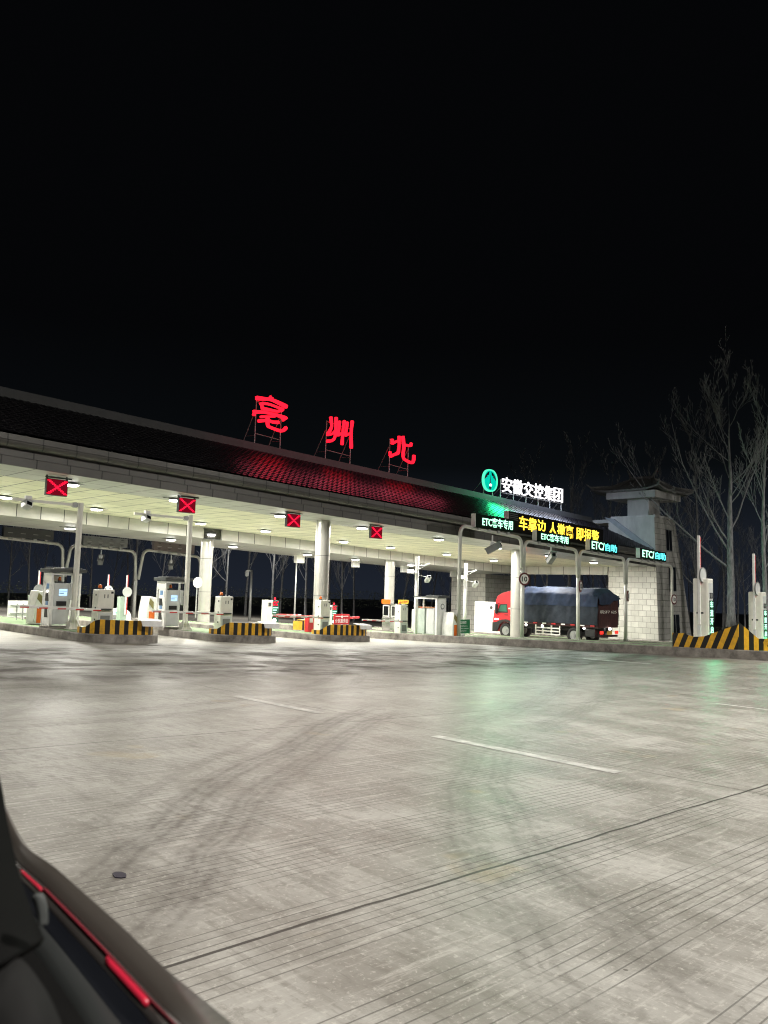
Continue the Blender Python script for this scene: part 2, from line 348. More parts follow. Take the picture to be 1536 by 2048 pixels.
# ------------------------------------------------------------------ toll canopy
U0, U1, VF, VB = -6.0, 57.05, 28.77, 41.55
ZS = 5.82
canopy = thing('toll_canopy', 'long toll plaza canopy with dark tiled roof, pale lit soffit and round columns', 'canopy', (30, 36, -.96))
canopy.location = (0, 0, 0)
def slab(name, a, b, m, **k):
    b_ = MB(); us_ = [a[0] + (b[0]-a[0])*i/12 for i in range(13)]
    for i in range(12): b_.box((us_[i], a[1], a[2]), (us_[i+1], b[1], b[2]))
    return b_.build(name, m, canopy, xf=shear, **k)
def prof(name, pts, m, u0=U0, u1=U1, smoothed=False, n=60):
    """a moulding: (v, z) outline carried along the canopy"""
    b_ = MB(); k = len(pts)
    for i in range(n+1):
        for (v_, z_) in pts: b_.v.append((u0+(u1-u0)*i/n, v_, z_))
    for i in range(n):
        for j in range(k-1): b_.f.append([i*k+j, (i+1)*k+j, (i+1)*k+j+1, i*k+j+1][::-1]); b_.m.append(0)
    return b_.build(name, m, canopy, xf=shear, smooth=smoothed)
slab('soffit_strip', (U0, VF+.02, ZS), (U1, 31.8, ZS+.08), soffit_w)
slab('soffit', (U0, 31.81, ZS+.015), (U1, VB, ZS+.09), soffit_c)
prof('fascia', [(VF+.1, ZS-.004), (VF, ZS-.004), (VF, ZS+.30), (VF+.012, ZS+.305), (VF+.012, ZS+.312), (VF-.01, ZS+.314)], fascia_a)
prof('upper_fascia', [(VF-.01, ZS+.314), (VF-.01, ZS+.54), (VF+.10, ZS+.545), (VF+.10, ZS+.60)], fascia_b)
gut = [(VF+.10, ZS+.60), (VF-.18, ZS+.60)] + [(VF-.20-.17*math.sin(t), ZS+.60+.20-.20*math.cos(t)) for t in [i*math.pi/2/7 for i in range(8)]]
gut += [(VF-.33, ZS+.83), (VF-.33, ZS+1.03), (VF-.10, ZS+1.035)]
prof('cornice', gut, fascia_c)
# tiled roof: courses that overlap, barrel ribs across
VE, VR = VF-.30, 34.2
ZE, ZR = ZS+1.05, 9.38
rb = MB(); NC = 17; rows = []
for k in range(NC):
    f0, f1 = k/NC, (k+1)/NC
    rows.append((VE+(VR-VE)*f0, ZE+(ZR-ZE)*f0+.035)); rows.append((VE+(VR-VE)*(f1+.004), ZE+(ZR-ZE)*f1+.0))
du = .30/4; nu = int((U1-U0)/du)
for i in range(nu+1):
    u_ = U0+(U1-U0)*i/nu; hgt = (.0, .024, .044, .024)[i % 4]
    for (v_, z_) in rows: rb.v.append((u_, v_, z_+hgt))
K = len(rows)
for i in range(nu):
    for j in range(K-1): rb.f.append([i*K+j, (i+1)*K+j, (i+1)*K+j+1, i*K+j+1]); rb.m.append(0)
rb.build('tiled_roof', tile, canopy, xf=shear)
prof('rear_roof', [(48.2, ZS+1.0), (34.7, ZR)], tile)
prof('ridge_cap', [(VR-.02, ZR-.05), (VR-.02, ZR+.40), (VR+.55, ZR+.40), (VR+.55, ZR-.05)], ridge, n=30)
# valley cords seen on the roof (lightning strip)
# rear beam with lamps under it
slab('rear_beam', (U0, VB, ZS-.64), (U1, VB+.12, ZS+.10), beamp)
slab('rear_soffit', (U0, VB+.12, ZS-.64), (U1, 47.9, ZS-.58), beamu)
slab('rear_fascia', (U0, 47.9, ZS-.64), (U1, 48.0, ZS+1.0), fascia_a)
slab('end_beam', (U1-.12, 32.75, ZS-.64), (U1-.002, VB-.002, ZS+.012), endbeam)
def column(u, v, ztop):
    r = .37; b_ = MB(); zb = G(u, v)+.1; n = 40
    b_.tube([(u,v,zb), (u,v,(zb+ztop-SC*u)/2), (u,v,ztop-SC*u)], r, n, 0, False)
    for k in (1.95, 3.95): b_.tube([(u,v,zb+k), (u,v,zb+k+.022)], r+.002, n, 1, False)
    return b_.build('column', [colm, dgrey], canopy, smooth=True)
pA = AT(646.9, 1046, v=30.9); pB = AT(1034, 1101, v=31.0)
column(pA.x, 30.9, ZS+.01); column(pB.x, 31.0, ZS+.01)
for q in ((414.8, 1080.7), (780.4, 1122)):
    p = AT(*q, v=42.35); column(p.x, 42.35, ZS-.635)
column(8.4, 30.9, ZS+.01); column(8.4, 42.35, ZS-.635)
# dark display let into the rear beam
dsp = thing('beam_display', 'black rectangular display panel let into the rear beam above a column', 'display', (0,0,0))
p0 = AT(408.5, 1058, v=VB-.02); p1 = AT(441, 1080, v=VB-.02)
MB().box((p0.x, VB-.05, p1.z+.02), (p1.x, VB-.004, p0.z)).build('screen_glass', dglass, dsp)
fr = MB(); fr.box((p0.x-.04, VB-.06, p0.z), (p1.x+.04, VB-.004, p0.z+.04)); fr.box((p0.x-.04, VB-.06, p1.z-.02), (p1.x+.04, VB-.004, p1.z+.02)); fr.build('frame', dgrey, dsp)
# ceiling lamps
def lamp(label):
    t = thing('ceiling_lamp', label, 'lamp', (0,0,0), 0, 'round lamps on the canopy ceiling')
    b_ = MB(); b_.tube([(0,0,0), (0,0,-.05), (0,0,-.09)], [.24,.29,.30], 20); b_.box((-.6,-.03,-.03), (.6,.03,-.003)); b_.build('housing', mgrey, t)
    d_ = MB(); d_.tube([(0,0,-.092), (0,0,-.13), (0,0,-.15)], [.28,.25,.10], 20); d_.build('diffuser', e_lamp, t, smooth=False)
    area('lamp_light', (0,0,-.17), LAMP_W, .44, (1,.97,.88), parent=t)
    return t
LAMP_W = 265
l0 = lamp('bright round ceiling lamp in the front row on the white soffit strip'); l0.location = (2.8, 30.95, ZS-SC*2.8)
for u_ in (8.0, 13.15, 17.75, 23.4, 28.8, 34.9, 40.4, 46.2, 51.9): dup(l0, (u_, 30.95, ZS-SC*u_))
mid = [(3.0,38.6),(8.2,38.6),(13.4,38.7),(17.8,38.7),(24.0,39.0),(28.15,38.6),(34.6,38.9),(38.6,38.6),(44.1,38.3),(49.5,38.2)]
for (u_, v_) in mid: dup(l0, (u_, v_, ZS+.015-SC*u_), None, 'bright round ceiling lamp in the middle row on the cream soffit')
for q in ((140,1054),(342,1077),(466,1091),(615,1107),(711,1117),(822,1128)):
    R = ray(*q); tt = (ZS-.64-CAM_H)/(R.z+SC*R.x); u_, v_ = R.x*tt, max(42.3, R.y*tt)
    c_ = dup(l0, (u_, v_, ZS-.64-SC*u_), None, 'round ceiling lamp under the rear beam of the canopy')
# ------------------------------------------------------------------ lettering helpers
def text_mesh(name, body, size, m, parent=None, loc=(0,0,0), bold=0, width=1.0, extrude=.01, align='LEFT', rot=(math.pi/2,0,0), slope=0, spacing=1.0):
    c = bpy.data.curves.new(name, 'FONT'); c.body = body; c.size = size; c.extrude = extrude; c.offset = bold; c.align_x = align; c.resolution_u = 2; c.space_character = spacing
    o = bpy.data.objects.new('lettering_source', c); COL.objects.link(o)
    me = bpy.data.meshes.new_from_object(o.evaluated_get(bpy.context.evaluated_depsgraph_get())); bpy.data.objects.remove(o); bpy.data.curves.remove(c)
    R = Matrix.Rotation(rot[2], 4, 'Z') @ Matrix.Rotation(rot[0], 4, 'X')
    me.transform(Matrix.Diagonal((width, 1, 1, 1))); me.transform(R)
    if slope:
        for v_ in me.vertices: v_.co.z -= slope*v_.co.x
    me.materials.clear(); me.materials.append(m); me.name = name
    o = bpy.data.objects.new(name, me); COL.objects.link(o); o.location = loc
    if parent: o.parent = parent
    return o
def text_fit(name, body, m, parent, x0, x1, z0, z1, y, bold=0, extrude=.01, slope=0):
    """lettering stretched to fill a rectangle on a face looking towards the road"""
    o = text_mesh(name, body, 1.0, m, parent, (0,0,0), bold, 1.0, extrude)
    xs = [v_.co.x for v_ in o.data.vertices]; zs = [v_.co.z for v_ in o.data.vertices]
    sx_, sz_ = (x1-x0)/(max(xs)-min(xs)), (z1-z0)/(max(zs)-min(zs)); mx, mz = min(xs), min(zs)
    for v_ in o.data.vertices:
        v_.co.x = x0+(v_.co.x-mx)*sx_; v_.co.z = z0+(v_.co.z-mz)*sz_-slope*v_.co.x; v_.co.y += y
    return o
# ------------------------------------------------------------------ roof letters
VS = 34.55
def stroke_mesh(strokes, base, y):
    """strokes traced as (points, width): rounded ribbons of real size standing in one plane"""
    b_ = MB()
    for si, (pts, w) in enumerate(strokes):
        P = [AT(480+x/4.042, 770+z/4.042, v=VS) for (x, z) in pts]
        # smooth the path
        Q = []
        for i in range(len(P)-1):
            p0, p1, p2, p3 = P[max(i-1,0)], P[i], P[i+1], P[min(i+2, len(P)-1)]
            for k in range(6):
                t = k/6; Q.append(.5*((2*p1)+(p2-p0)*t+(2*p0-5*p1+4*p2-p3)*t*t+(3*p1-p0-3*p2+p3)*t**3))
        Q.append(P[-1]); n = len(Q); h = w*.0125*.5*.60
        L = []; R_ = []
        for i, q in enumerate(Q):
            d = Q[min(i+1, n-1)]-Q[max(i-1, 0)]; d.y = 0; d.normalize(); nn = Vector((-d.z, 0, d.x))
            f = i/(n-1); hh = h*(1.0+.18*math.cos(2*math.pi*f)+.12*math.sin(si*2.1))
            if i in (0, n-1): hh *= .72
            L.append(q+nn*hh); R_.append(q-nn*hh)
        yo = y+si*.004
        out = [(p.x-base[0], p.z-base[2]) for p in L]+[(p.x-base[0], p.z-base[2]) for p in R_[::-1]]
        m_ = len(out); k = len(L)
        vs_ = [(x, yo, z) for (x, z) in out]+[(x, yo+.12, z) for (x, z) in out]
        fs = []
        for i in range(k-1):
            a, b, c, d = i, i+1, m_-2-i, m_-1-i
            fs += [(a, b, c, d)[::-1], (a+m_, b+m_, c+m_, d+m_)]
        fs += [(i, (i+1) % m_, m_+(i+1) % m_, m_+i) for i in range(m_)]
        b_.add(vs_, fs)
    return b_
bo = [([(128,104),(190,112),(250,118),(315,145),(380,178)],24), ([(238,96),(262,118)],24),
      ([(168,142),(176,165),(186,196)],22), ([(172,146),(240,156),(300,178),(352,197)],15), ([(188,190),(240,200),(300,212),(338,204)],17), ([(352,196),(338,212)],15),
      ([(120,203),(118,225),(113,246)],20), ([(122,218),(200,220),(290,240),(374,268)],19), ([(380,262),(366,276),(348,284)],18),
      ([(288,252),(235,254),(168,256)],15), ([(150,290),(225,286),(270,298),(318,302)],18), ([(228,258),(228,320),(246,340),(340,370),(380,340)],23)]
zhou = [([(734,256),(740,310),(738,345),(708,402)],19), ([(706,402),(740,398),(772,372)],15), ([(778,260),(776,350),(768,420),(745,448),(704,454)],22),
        ([(806,290),(802,350),(792,408)],17), ([(792,408),(835,384)],15), ([(846,286),(834,370),(827,484)],20),
        ([(870,298),(864,350),(852,408)],18), ([(853,410),(898,388)],15), ([(911,288),(902,380),(902,512)],23)]
bei = [([(1230,436),(1230,478)],20), ([(1230,472),(1262,458),(1284,452)],18), ([(1287,412),(1287,480),(1280,552)],23), ([(1280,550),(1250,562),(1216,574)],24), ([(1214,538),(1216,574)],18),
       ([(1318,412),(1326,500),(1320,570),(1334,602),(1388,628),(1404,612),(1408,566)],25), ([(1334,486),(1380,490)],20), ([(1388,468),(1382,494)],20)]
def roof_letter(strokes, poles, label, nm):
    bx = AT(480+poles[0]/4.042, 850, v=VS).x; ex = AT(480+poles[1]/4.042, 870, v=VS).x
    zb = ZR+.40-SC*bx
    t = thing('rooftop_character', label, 'sign letter', (bx, VS, zb), 0, 'red rooftop characters')
    stroke_mesh(strokes, (bx, VS, zb), -.06).build('character', e_red, t)
    f = MB(); w_ = ex-bx; zt = [max(AT(480+x/4.042, 770+z/4.042, v=VS).z for st in strokes for (x, z) in st[0])-zb-.1]
    for k, x in enumerate((0, w_)):
        dz = -SC*x; f.cyl((x, .10, dz-.05), (x, .10, zt[0]-.2+dz*3), .032, 8); f.cyl((x, .10, zt[0]*.75), (x, 1.5, dz-.30), .024, 6); f.cyl((x, .10, .5+dz), (x, .85, dz+.55), .018, 6)
    f.cyl((0, .13, .62), (w_, .13, .62-SC*w_-.05), .022, 6); f.cyl((0, .13, zt[0]-.25), (w_, .13, zt[0]-.4), .022, 6)
    f.build('support_frame', steel, t)
    cx = w_*.5
    al = area('letter_light', (cx, -1.5, 1.5), 23, 5.5, (1,.12,.20), parent=t, rot=(math.radians(-8),0,0), shape='RECTANGLE'); al.data.size_y = .5
    return t
roof_letter(bo, (132, 335), 'red illuminated clerical style character 亳 on the canopy ridge', 'a')
roof_letter(zhou, (708, 905), 'red illuminated character 州 on the canopy ridge', 'b')
roof_letter(bei, (1224, 1372), 'red illuminated character 北 on the canopy ridge', 'c')
# white company lettering: six characters on one frame
p0 = AT(1002, 983, v=VS); p1 = AT(1125, 1006, v=VS); pt0 = AT(1002, 953, v=VS)
t = thing('rooftop_sign', 'row of six white illuminated characters on a steel frame along the canopy ridge', 'sign', (p0.x, VS, p0.z))
wid = p1.x-p0.x; hg = pt0.z-p0.z; step = wid/6
slp = (p0.z-p1.z)/wid
for i, ch in enumerate('安徽交控集团'):
    text_fit('character', ch, e_white, t, i*step+.03, (i+1)*step-.09, 0, hg, -.06, bold=.0, extrude=.04, slope=slp)
f = MB(); zb = ZR+.40-SC*p0.x-p0.z
for i in range(6):
    x = .05+i*wid/5.06; zz = zb-SC*x; f.cyl((x, .1, zz-.05), (x, .1, hg*.8-slp*x), .035, 8); f.cyl((x, .1, hg*.3-slp*x), (x, 1.3, zz-.2), .022, 6)
f.cyl((0, .1, -.05), (wid, .1, -.05-slp*wid), .025, 6); f.cyl((0, .1, hg*.8), (wid, .1, hg*.8-slp*wid), .025, 6)
f.build('support_frame', steel, t)
al = area('letter_light', (wid*.5, -1.2, 1.3), 300, wid, (.70,.76,1), parent=t, rot=(math.radians(-10),0,0), shape='RECTANGLE'); al.data.size_y = .5
# round-edged teal emblem
c0 = AT(980, 961, v=VS); hw = .80; hh = .78
t = thing('rooftop_emblem', 'pointed oval teal emblem with bright green rim beside the white rooftop characters', 'emblem', (c0.x, VS, c0.z))
def lens(w, h, k=14): 
    return [(w*math.sin(math.pi*i/k)**.8, h*math.cos(math.pi*i/k)) for i in range(k+1)] + [(-w*math.sin(math.pi*i/k)**.8, h*math.cos(math.pi*i/k)) for i in range(k-1, 0, -1)]
def ring(o_, i_, y, d):
    n = len(o_); b_ = MB()
    b_.add([(x, y, z) for (x, z) in o_]+[(x, y, z) for (x, z) in i_]+[(x, y+d, z) for (x, z) in o_]+[(x, y+d, z) for (x, z) in i_],
           [(j, n+j, n+(j+1) % n, (j+1) % n) for j in range(n)]+[(2*n+j, 2*n+(j+1) % n, 3*n+(j+1) % n, 3*n+j) for j in range(n)]+
           [(j, (j+1) % n, 2*n+(j+1) % n, 2*n+j) for j in range(n)]+[(n+j, 3*n+j, 3*n+(j+1) % n, n+(j+1) % n) for j in range(n)])
    return b_
MB().prism(lens(hw*.95, hh*.95), -.02, .10, 'y').build('field', e_logo, t)
ring(lens(hw, hh), lens(hw*.88, hh*.90), -.07, .17).build('rim', e_logoe, t)
edk = mat('emblem_dark', (.004,.012,.012), .5, spec=.1)
for sg in (1, -1):
    wd = [(.10,.64),(.30,.54),(.52,.34),(.66,.12),(.64,.02),(.46,.16),(.32,.24),(.34,.32),(.18,.36)]
    MB().prism([(sg*x, z) for (x, z) in wd], -.035, -.022, 'y').build('dark_wedge', edk, t)
MB().prism([(0,.40),(.035,.0),(.085,-.26),(-.085,-.26),(-.035,.0)], -.035, -.022, 'y').build('spire', edk, t)
MB().prism([(-.15,-.44),(.15,-.44),(.13,-.56),(0,-.66),(-.13,-.56)], -.035, -.022, 'y').build('dark_diamond', edk, t)
MB().prism([(-.12,-.40),(-.12,-.28),(0,-.22),(.12,-.28),(.12,-.40)], -.075, -.05, 'y').build('bridge_tower', e_white, t)
f = MB(); zb = ZR+.40-SC*c0.x-c0.z
for x in (-.5, .5): f.cyl((x, .16, zb-.05), (x, .16, .2), .035, 8); f.cyl((x, .16, .1), (x, 1.7, zb-.2), .024, 6)
f.cyl((-.5, .16, -.4), (.5, .16, -.42), .02, 6); f.build('support_frame', steel, t)
area('letter_light', (0, -1.3, .2), 190, 2.0, (.03,1,.33), parent=t, rot=(math.radians(-32),0,0))
# ------------------------------------------------------------------ message boards
VY = 28.05
b0 = AT(1017.5, 1022, v=VY); b1 = AT(1206, 1060, v=VY); bl = AT(1022, 1058, v=VY); 
t = thing('message_board', 'long black LED message board with yellow characters 车靠边 人撤离 即报警 on the canopy eave', 'message board', (b0.x, VY, bl.z))
bw = b1.x-b0.x; bh = 1.04; bs = (b0.z-b1.z)/bw
sh_ = lambda p: (p[0], p[1], p[2]-bs*p[0])
MB().box((0, 0, -.12), (bw, .30, bh)).build('cabinet', mat('board_face', (.004,.004,.004), .8, spec=.1), t, xf=sh_)
MB().box((-.03, .0, -.12), (-.002, .32, bh)).build('end_plate', lgrey, t, xf=sh_)
text_fit('lettering', '车靠边 人撤离 即报警', e_yel, t, 1.0, bw-.55, .06, .90, -.02, bold=.010, slope=bs)
lv = MB()
for k in range(4): lv.box((.06, -.012, .56+.11*k), (.9, -.002, .61+.11*k))
lv.build('vent_louvre', dgrey, t, xf=sh_)
# ------------------------------------------------------------------ lane frames with signs
def arch_path(x0, x1, zb, zt, zm, xm0, xm1, slope, r=.45):
    """post up, bend, beam, bend, post down"""
    pts = [(xm0, 0, zb), (xm0, 0, zm)]
    def bend(cx, cz, a0, a1): return [(cx+r*math.cos(a), 0, cz+r*math.sin(a)) for a in [a0+(a1-a0)*i/6 for i in range(7)]]
    pts += bend(x0+r, zt-r, math.pi, math.pi/2)
    pts += bend(x1-r, zt-r-slope*(x1-x0), math.pi/2, 0)
    pts += [(xm1, 0, zm-slope*(x1-x0)), (xm1, 0, zb-slope*(x1-x0))]
    return pts
VG = 27.28
px_ = [32.45, 38.05, 43.92, 49.83, 56.6]
gan = thing('lane_gantry', 'row of pale pipe frames with rounded corners standing over the right hand lanes', 'gantry', (px_[0], VG, 0))
zt_ = [5.05, 4.79, 4.60, 4.42, 4.36, 4.18, 4.15, 3.95]
for i in range(4):
    x0, x1 = px_[i]-px_[0], px_[i+1]-px_[0]
    a = x0+(0 if i == 0 else .16); b = x1-(0 if i == 3 else .16)
    zl, zr = zt_[2*i], zt_[2*i+1]; sl = (zl-zr)/(x1-x0)
    pts = []; r = .42
    if i == 0: pts += [(x0, 0, G(px_[0], VG)+.12)]
    else: pts += [(x0+.07, 0, zl-1.75)]
    pts += [(a+r-r*math.cos(w), 0, zl-r+r*math.sin(w)) for w in [k*math.pi/12 for k in range(7)]]
    pts += [(b-r+r*math.sin(w), 0, zr-r+r*math.cos(w)) for w in [k*math.pi/12 for k in range(7)]]
    if i == 3: pts += [(x1, 0, G(px_[4], VG)+.12)]
    else: pts += [(x1-.07, 0, zr-1.75)]
    MB().tube(pts, .10, 12).build('frame_pipe', pipe, gan, smooth=True)
for i in range(5):
    x = px_[i]-px_[0]; zg = G(px_[i], VG)+.13
    if 0 < i < 4: MB().cyl((x, 0, zg), (x, 0, zt_[2*i]-1.65), .115, 12).build('post', pipe, gan, smooth=True)
    b_ = MB(); b_.box((x-.22, -.22, zg-.03), (x+.22, .22, zg+.02))
    for a in range(4):
        w = a*math.pi/2+.78; c_, s_ = math.cos(w), math.sin(w)
        b_.add([(x+.09*c_-.01*s_, .09*s_+.01*c_, zg+.02), (x+.28*c_-.01*s_, .28*s_+.01*c_, zg+.02), (x+.09*c_-.01*s_, .09*s_+.01*c_, zg+.35), (x+.09*c_+.01*s_, .09*s_-.01*c_, zg+.02), (x+.28*c_+.01*s_, .28*s_-.01*c_, zg+.02), (x+.09*c_+.01*s_, .09*s_-.01*c_, zg+.35)], [(0,1,2),(5,4,3),(0,3,4,1),(1,4,5,2),(2,5,3,0)])
    b_.build('base_plate', pipe, gan)
def led_sign(x0, x1, zlo, zhi, slope, txts, label):
    t = thing('lane_sign', label, 'LED sign', (x0, VG-.1, zlo), 0, 'green LED lane signs on the pipe frames')
    w = x1-x0; h = zhi-zlo; sf = lambda p: (p[0], p[1], p[2]-slope*p[0])
    MB().box((0, -.12, 0), (w, .16, h)).build('cabinet', mat('sign_face', (.002,.008,.004), .8, spec=.1), t, xf=sf)
    MB().box((-.035, -.12, 0), (-.002, .18, h)).build('end_plate', lgrey, t, xf=sf)
    f = MB()
    for k in range(4): x = w*(.12+.25*k); f.box((x-.10, -.06, -.14), (x+.10, .10, -.002))
    f.build('bracket', steel, t, xf=sf)
    for (s_, m, a, b) in txts: text_fit('lettering', s_, m, t, w*a, w*b, h*.14, h*.88, -.14, bold=.012, slope=slope)
    al = area('sign_light', (w*.55, -.16, h*.5), 34, w*.8, (.10,1,.42), parent=t, rot=(math.radians(-80),0,0), shape='RECTANGLE'); al.data.size_y = h*.7
    return t
led_sign(33.45, 36.9, 5.05, 5.77, .012, [('ETC客车专用', e_greenw, .16, .95)], 'LED sign ETC客车专用 on the pipe frame nearest the toll kiosk')
led_sign(39.1, 42.6, 4.68, 5.30, .03, [('ETC客车专用', e_greenw, .12, .94)], 'LED sign ETC客车专用 on the second pipe frame below the yellow message board')
led_sign(44.9, 48.4, 4.47, 5.15, .033, [('ETC/', e_greenw, .06, .50), ('自助', e_cyan, .54, .95)], 'LED sign ETC/自助 on the third pipe frame, left of the tower corner')
led_sign(51.4, 55.25, 4.28, 4.97, .03, [('ETC/', e_greenw, .08, .52), ('自助', e_cyan, .56, .97)], 'LED sign ETC/自助 on the last pipe frame in front of the stone tower')
# cameras hanging under the frames
def hang_cam(loc, rz, label, s=1.0, m=lgrey):
    t = thing('traffic_camera', label, 'camera', loc, rz, 'traffic cameras on frames and poles')
    b_ = MB(); b_.cyl((0,0,0), (0,0,-.28*s), .03*s, 8); b_.box((-.07*s,-.07*s,-.42*s), (.07*s,.07*s,-.26*s)); b_.build('hanger', m, t)
    c_ = MB(); c_.box((-.11*s,-.36*s,-.11*s), (.11*s,.24*s,.11*s)); c_.box((-.14*s,-.44*s,.10*s), (.14*s,.26*s,.13*s))
    o = c_.build('camera_body', mgrey, t, bevel=.01); o.location = (0,0,-.52*s); o.rotation_euler = (math.radians(-28),0,0)
    l_ = MB(); l_.disc((0,-.365*s,0), .07*s, -.03, 'y'); lo = l_.build('camera_lens', dglass, o)
    return t
p = AT(985, 1068, v=VG); hang_cam((p.x, VG, p.z-.07), .5, 'grey camera hanging under the first pipe frame', 1.45)
p = AT(1102, 1091, v=VG); hang_cam((p.x, VG, p.z-.07), -.6, 'grey camera hanging under the second pipe frame', 1.45)
# round speed limit signs
def speed_sign(loc, rz, label):
    t = thing('speed_limit_sign', label, 'speed sign', loc, rz, 'round speed limit signs on the pipe frames')
    b_ = MB(); b_.disc((0,-.16,0), .37, .03, 'y', 32); b_.box((-.04,-.128,-.15), (.04,-.11,.15)); b_.build('plate', red_sign, t)
    MB().disc((0,-.166,0), .275, .005, 'y', 32).build('white_disc', white, t)
    text_fit('lettering', '10', black, t, -.19, .19, -.15, .15, -.172, bold=.02, extrude=.003)
    return t
red_sign = mat('sign_red', (.10,.012,.014), .4)
for (q, i, rz, lb) in (((1047,1158),1,-.35,'round 10 speed limit sign on the frame post beside the column'), ((1159,1172),2,.28,'round 10 speed limit sign on the post in front of the blue tarpaulin'),
                       ((1255,1192),3,.32,'round 10 speed limit sign on the post in front of the pale stone wall'), ((1352,1199),4,-.1,'round 10 speed limit sign on the last post beside the tower')):
    p = AT(*q, v=VG-.15); speed_sign((px_[i]+.03, VG, p.z), rz, lb)
# red cross lane signals
def cross_signal(u_, v_, zc, label):
    t = thing('lane_signal', label, 'lane signal', (u_, v_, zc), 0, 'red cross signals under the canopy eave')
    h = .31; w = .40
    MB().box((-w, -.02, -h), (w, .14, h)).build('housing', dgrey, t, bevel=.01)
    MB().box((-w+.02, -.026, -h+.02), (w-.02, -.022, h-.02)).build('display_face', e_redd, t)
    b_ = MB(); zt = ZS-SC*u_-zc
    for x in (-w+.03, w-.03): b_.box((x-.025, .03, h-.1), (x+.025, .09, zt-.003))
    b_.box((-w-.02, .02, h+.03), (w+.16, .10, h+.09)); b_.build('bracket', dgrey, t)
    c_ = MB()
    for sgn in (1, -1):
        for i in range(11):
            for j in (-1, 0, 1):
                f = -1+2*i/10; x = f*(w-.09)+j*.05; z = sgn*f*(h-.07)
                c_.add([(x-.021,-.032,z-.018), (x+.021,-.032,z-.018), (x+.021,-.032,z+.018), (x-.021,-.032,z+.018)], [(0,1,2,3)])
    c_.build('red_cross', e_redx, t)
    return t
for (q, lb) in (((114,975),'red LED cross signal under the eave, nearest to the camera'), ((374,1011),'second red LED cross signal from the left, above the second kiosk'),
                ((587,1041),'red LED cross signal just left of the front column'), ((753,1065),'red LED cross signal right of the front column, furthest along the eave')):
    p = AT(*q, v=29.6); cross_signal(p.x, 29.6, p.z, lb)
# ------------------------------------------------------------------ traffic islands
KH = .27
def island_outline(u0, u1, v0, v1, ins=0, r=.95):
    u0, u1, v0, v1 = u0+ins, u1-ins, v0+ins, v1-ins; r = min(r, (u1-u0)/2-.01)
    pts = [(u0, v1)]
    pts += [(u0, v1+(v0+r-v1)*k/14) for k in range(1, 14)]
    pts += [(u0+r-r*math.cos(w), v0+r-r*math.sin(w)*.85) for w in [k*math.pi/2/8 for k in range(9)]]
    pts += [(u1-r+r*math.sin(w), v0+r-r*math.cos(w)*.85) for w in [k*math.pi/2/8 for k in range(9)]]
    pts += [(u1, v0+r+(v1-v0-r)*k/14) for k in range(1, 15)]
    return pts
def isl(u, v): return G(u, v)+KH+.004
def island(u0, u1, v0, v1, label, KH=.27):
    t = thing('traffic_island', label, 'traffic island', (0,0,0), 0, 'raised islands between the toll lanes')
    o_ = island_outline(u0, u1, v0, v1); i_ = island_outline(u0, u1, v0, v1, .16); n = len(o_)
    b_ = MB()
    b_.v = [(x, y, G(x,y)-.15) for x, y in o_]+[(x, y, G(x,y)+KH-.03) for x, y in o_]+[(x+(a-x)*.15, y+(b-y)*.15, G(x,y)+KH) for (x, y), (a, b) in zip(o_, i_)]+[(x, y, G(x,y)+KH) for x, y in i_]+[(x, y, G(x,y)+KH-.1) for x, y in i_]
    for q in range(4):
        for j in range(n): b_.f.append([q*n+j, q*n+(j+1) % n, (q+1)*n+(j+1) % n, (q+1)*n+j]); b_.m.append(0)
    b_.build('kerb', concrete, t)
    c_ = MB(); i_ = island_outline(u0, u1, v0, v1, .155); L = []
    for (x, y) in i_: c_.v.append((x, y, G(x, y)+KH-.012))
    k = len(i_); h = k//2
    for j in range(h): c_.f.append([j, j+1, k-2-j, k-1-j] if k-2-j > j+1 else [j, j+1, k-1-j]); c_.m.append(0)
    c_.build('green_surface', turf, t)
    return t
island(5.0, 7.5, 23.9, 44, 'traffic island at the left edge of the photo')
island(11.15, 13.9, 24.15, 44, 'traffic island carrying the first kiosk and tall white post')
island(16.65, 19.55, 25.1, 44, 'traffic island carrying the second kiosk from the left')
island(22.8, 26.0, 26.5, 44, 'traffic island under the front round column')
island(31.0, 33.6, 6.0, 44, 'long traffic island whose kerb runs along the right side of the lanes', .35)
island(36.7, 38.9, 9.5, 44, 'traffic island behind the long kerb, with the second boom machine', .33)
island(42.5, 44.8, 16, 44, 'traffic island left of the truck')
island(48.6, 50.9, 18, 44, 'traffic island right of the truck')
island(55.3, 57.0, 20, 44, 'traffic island at the foot of the stone tower')
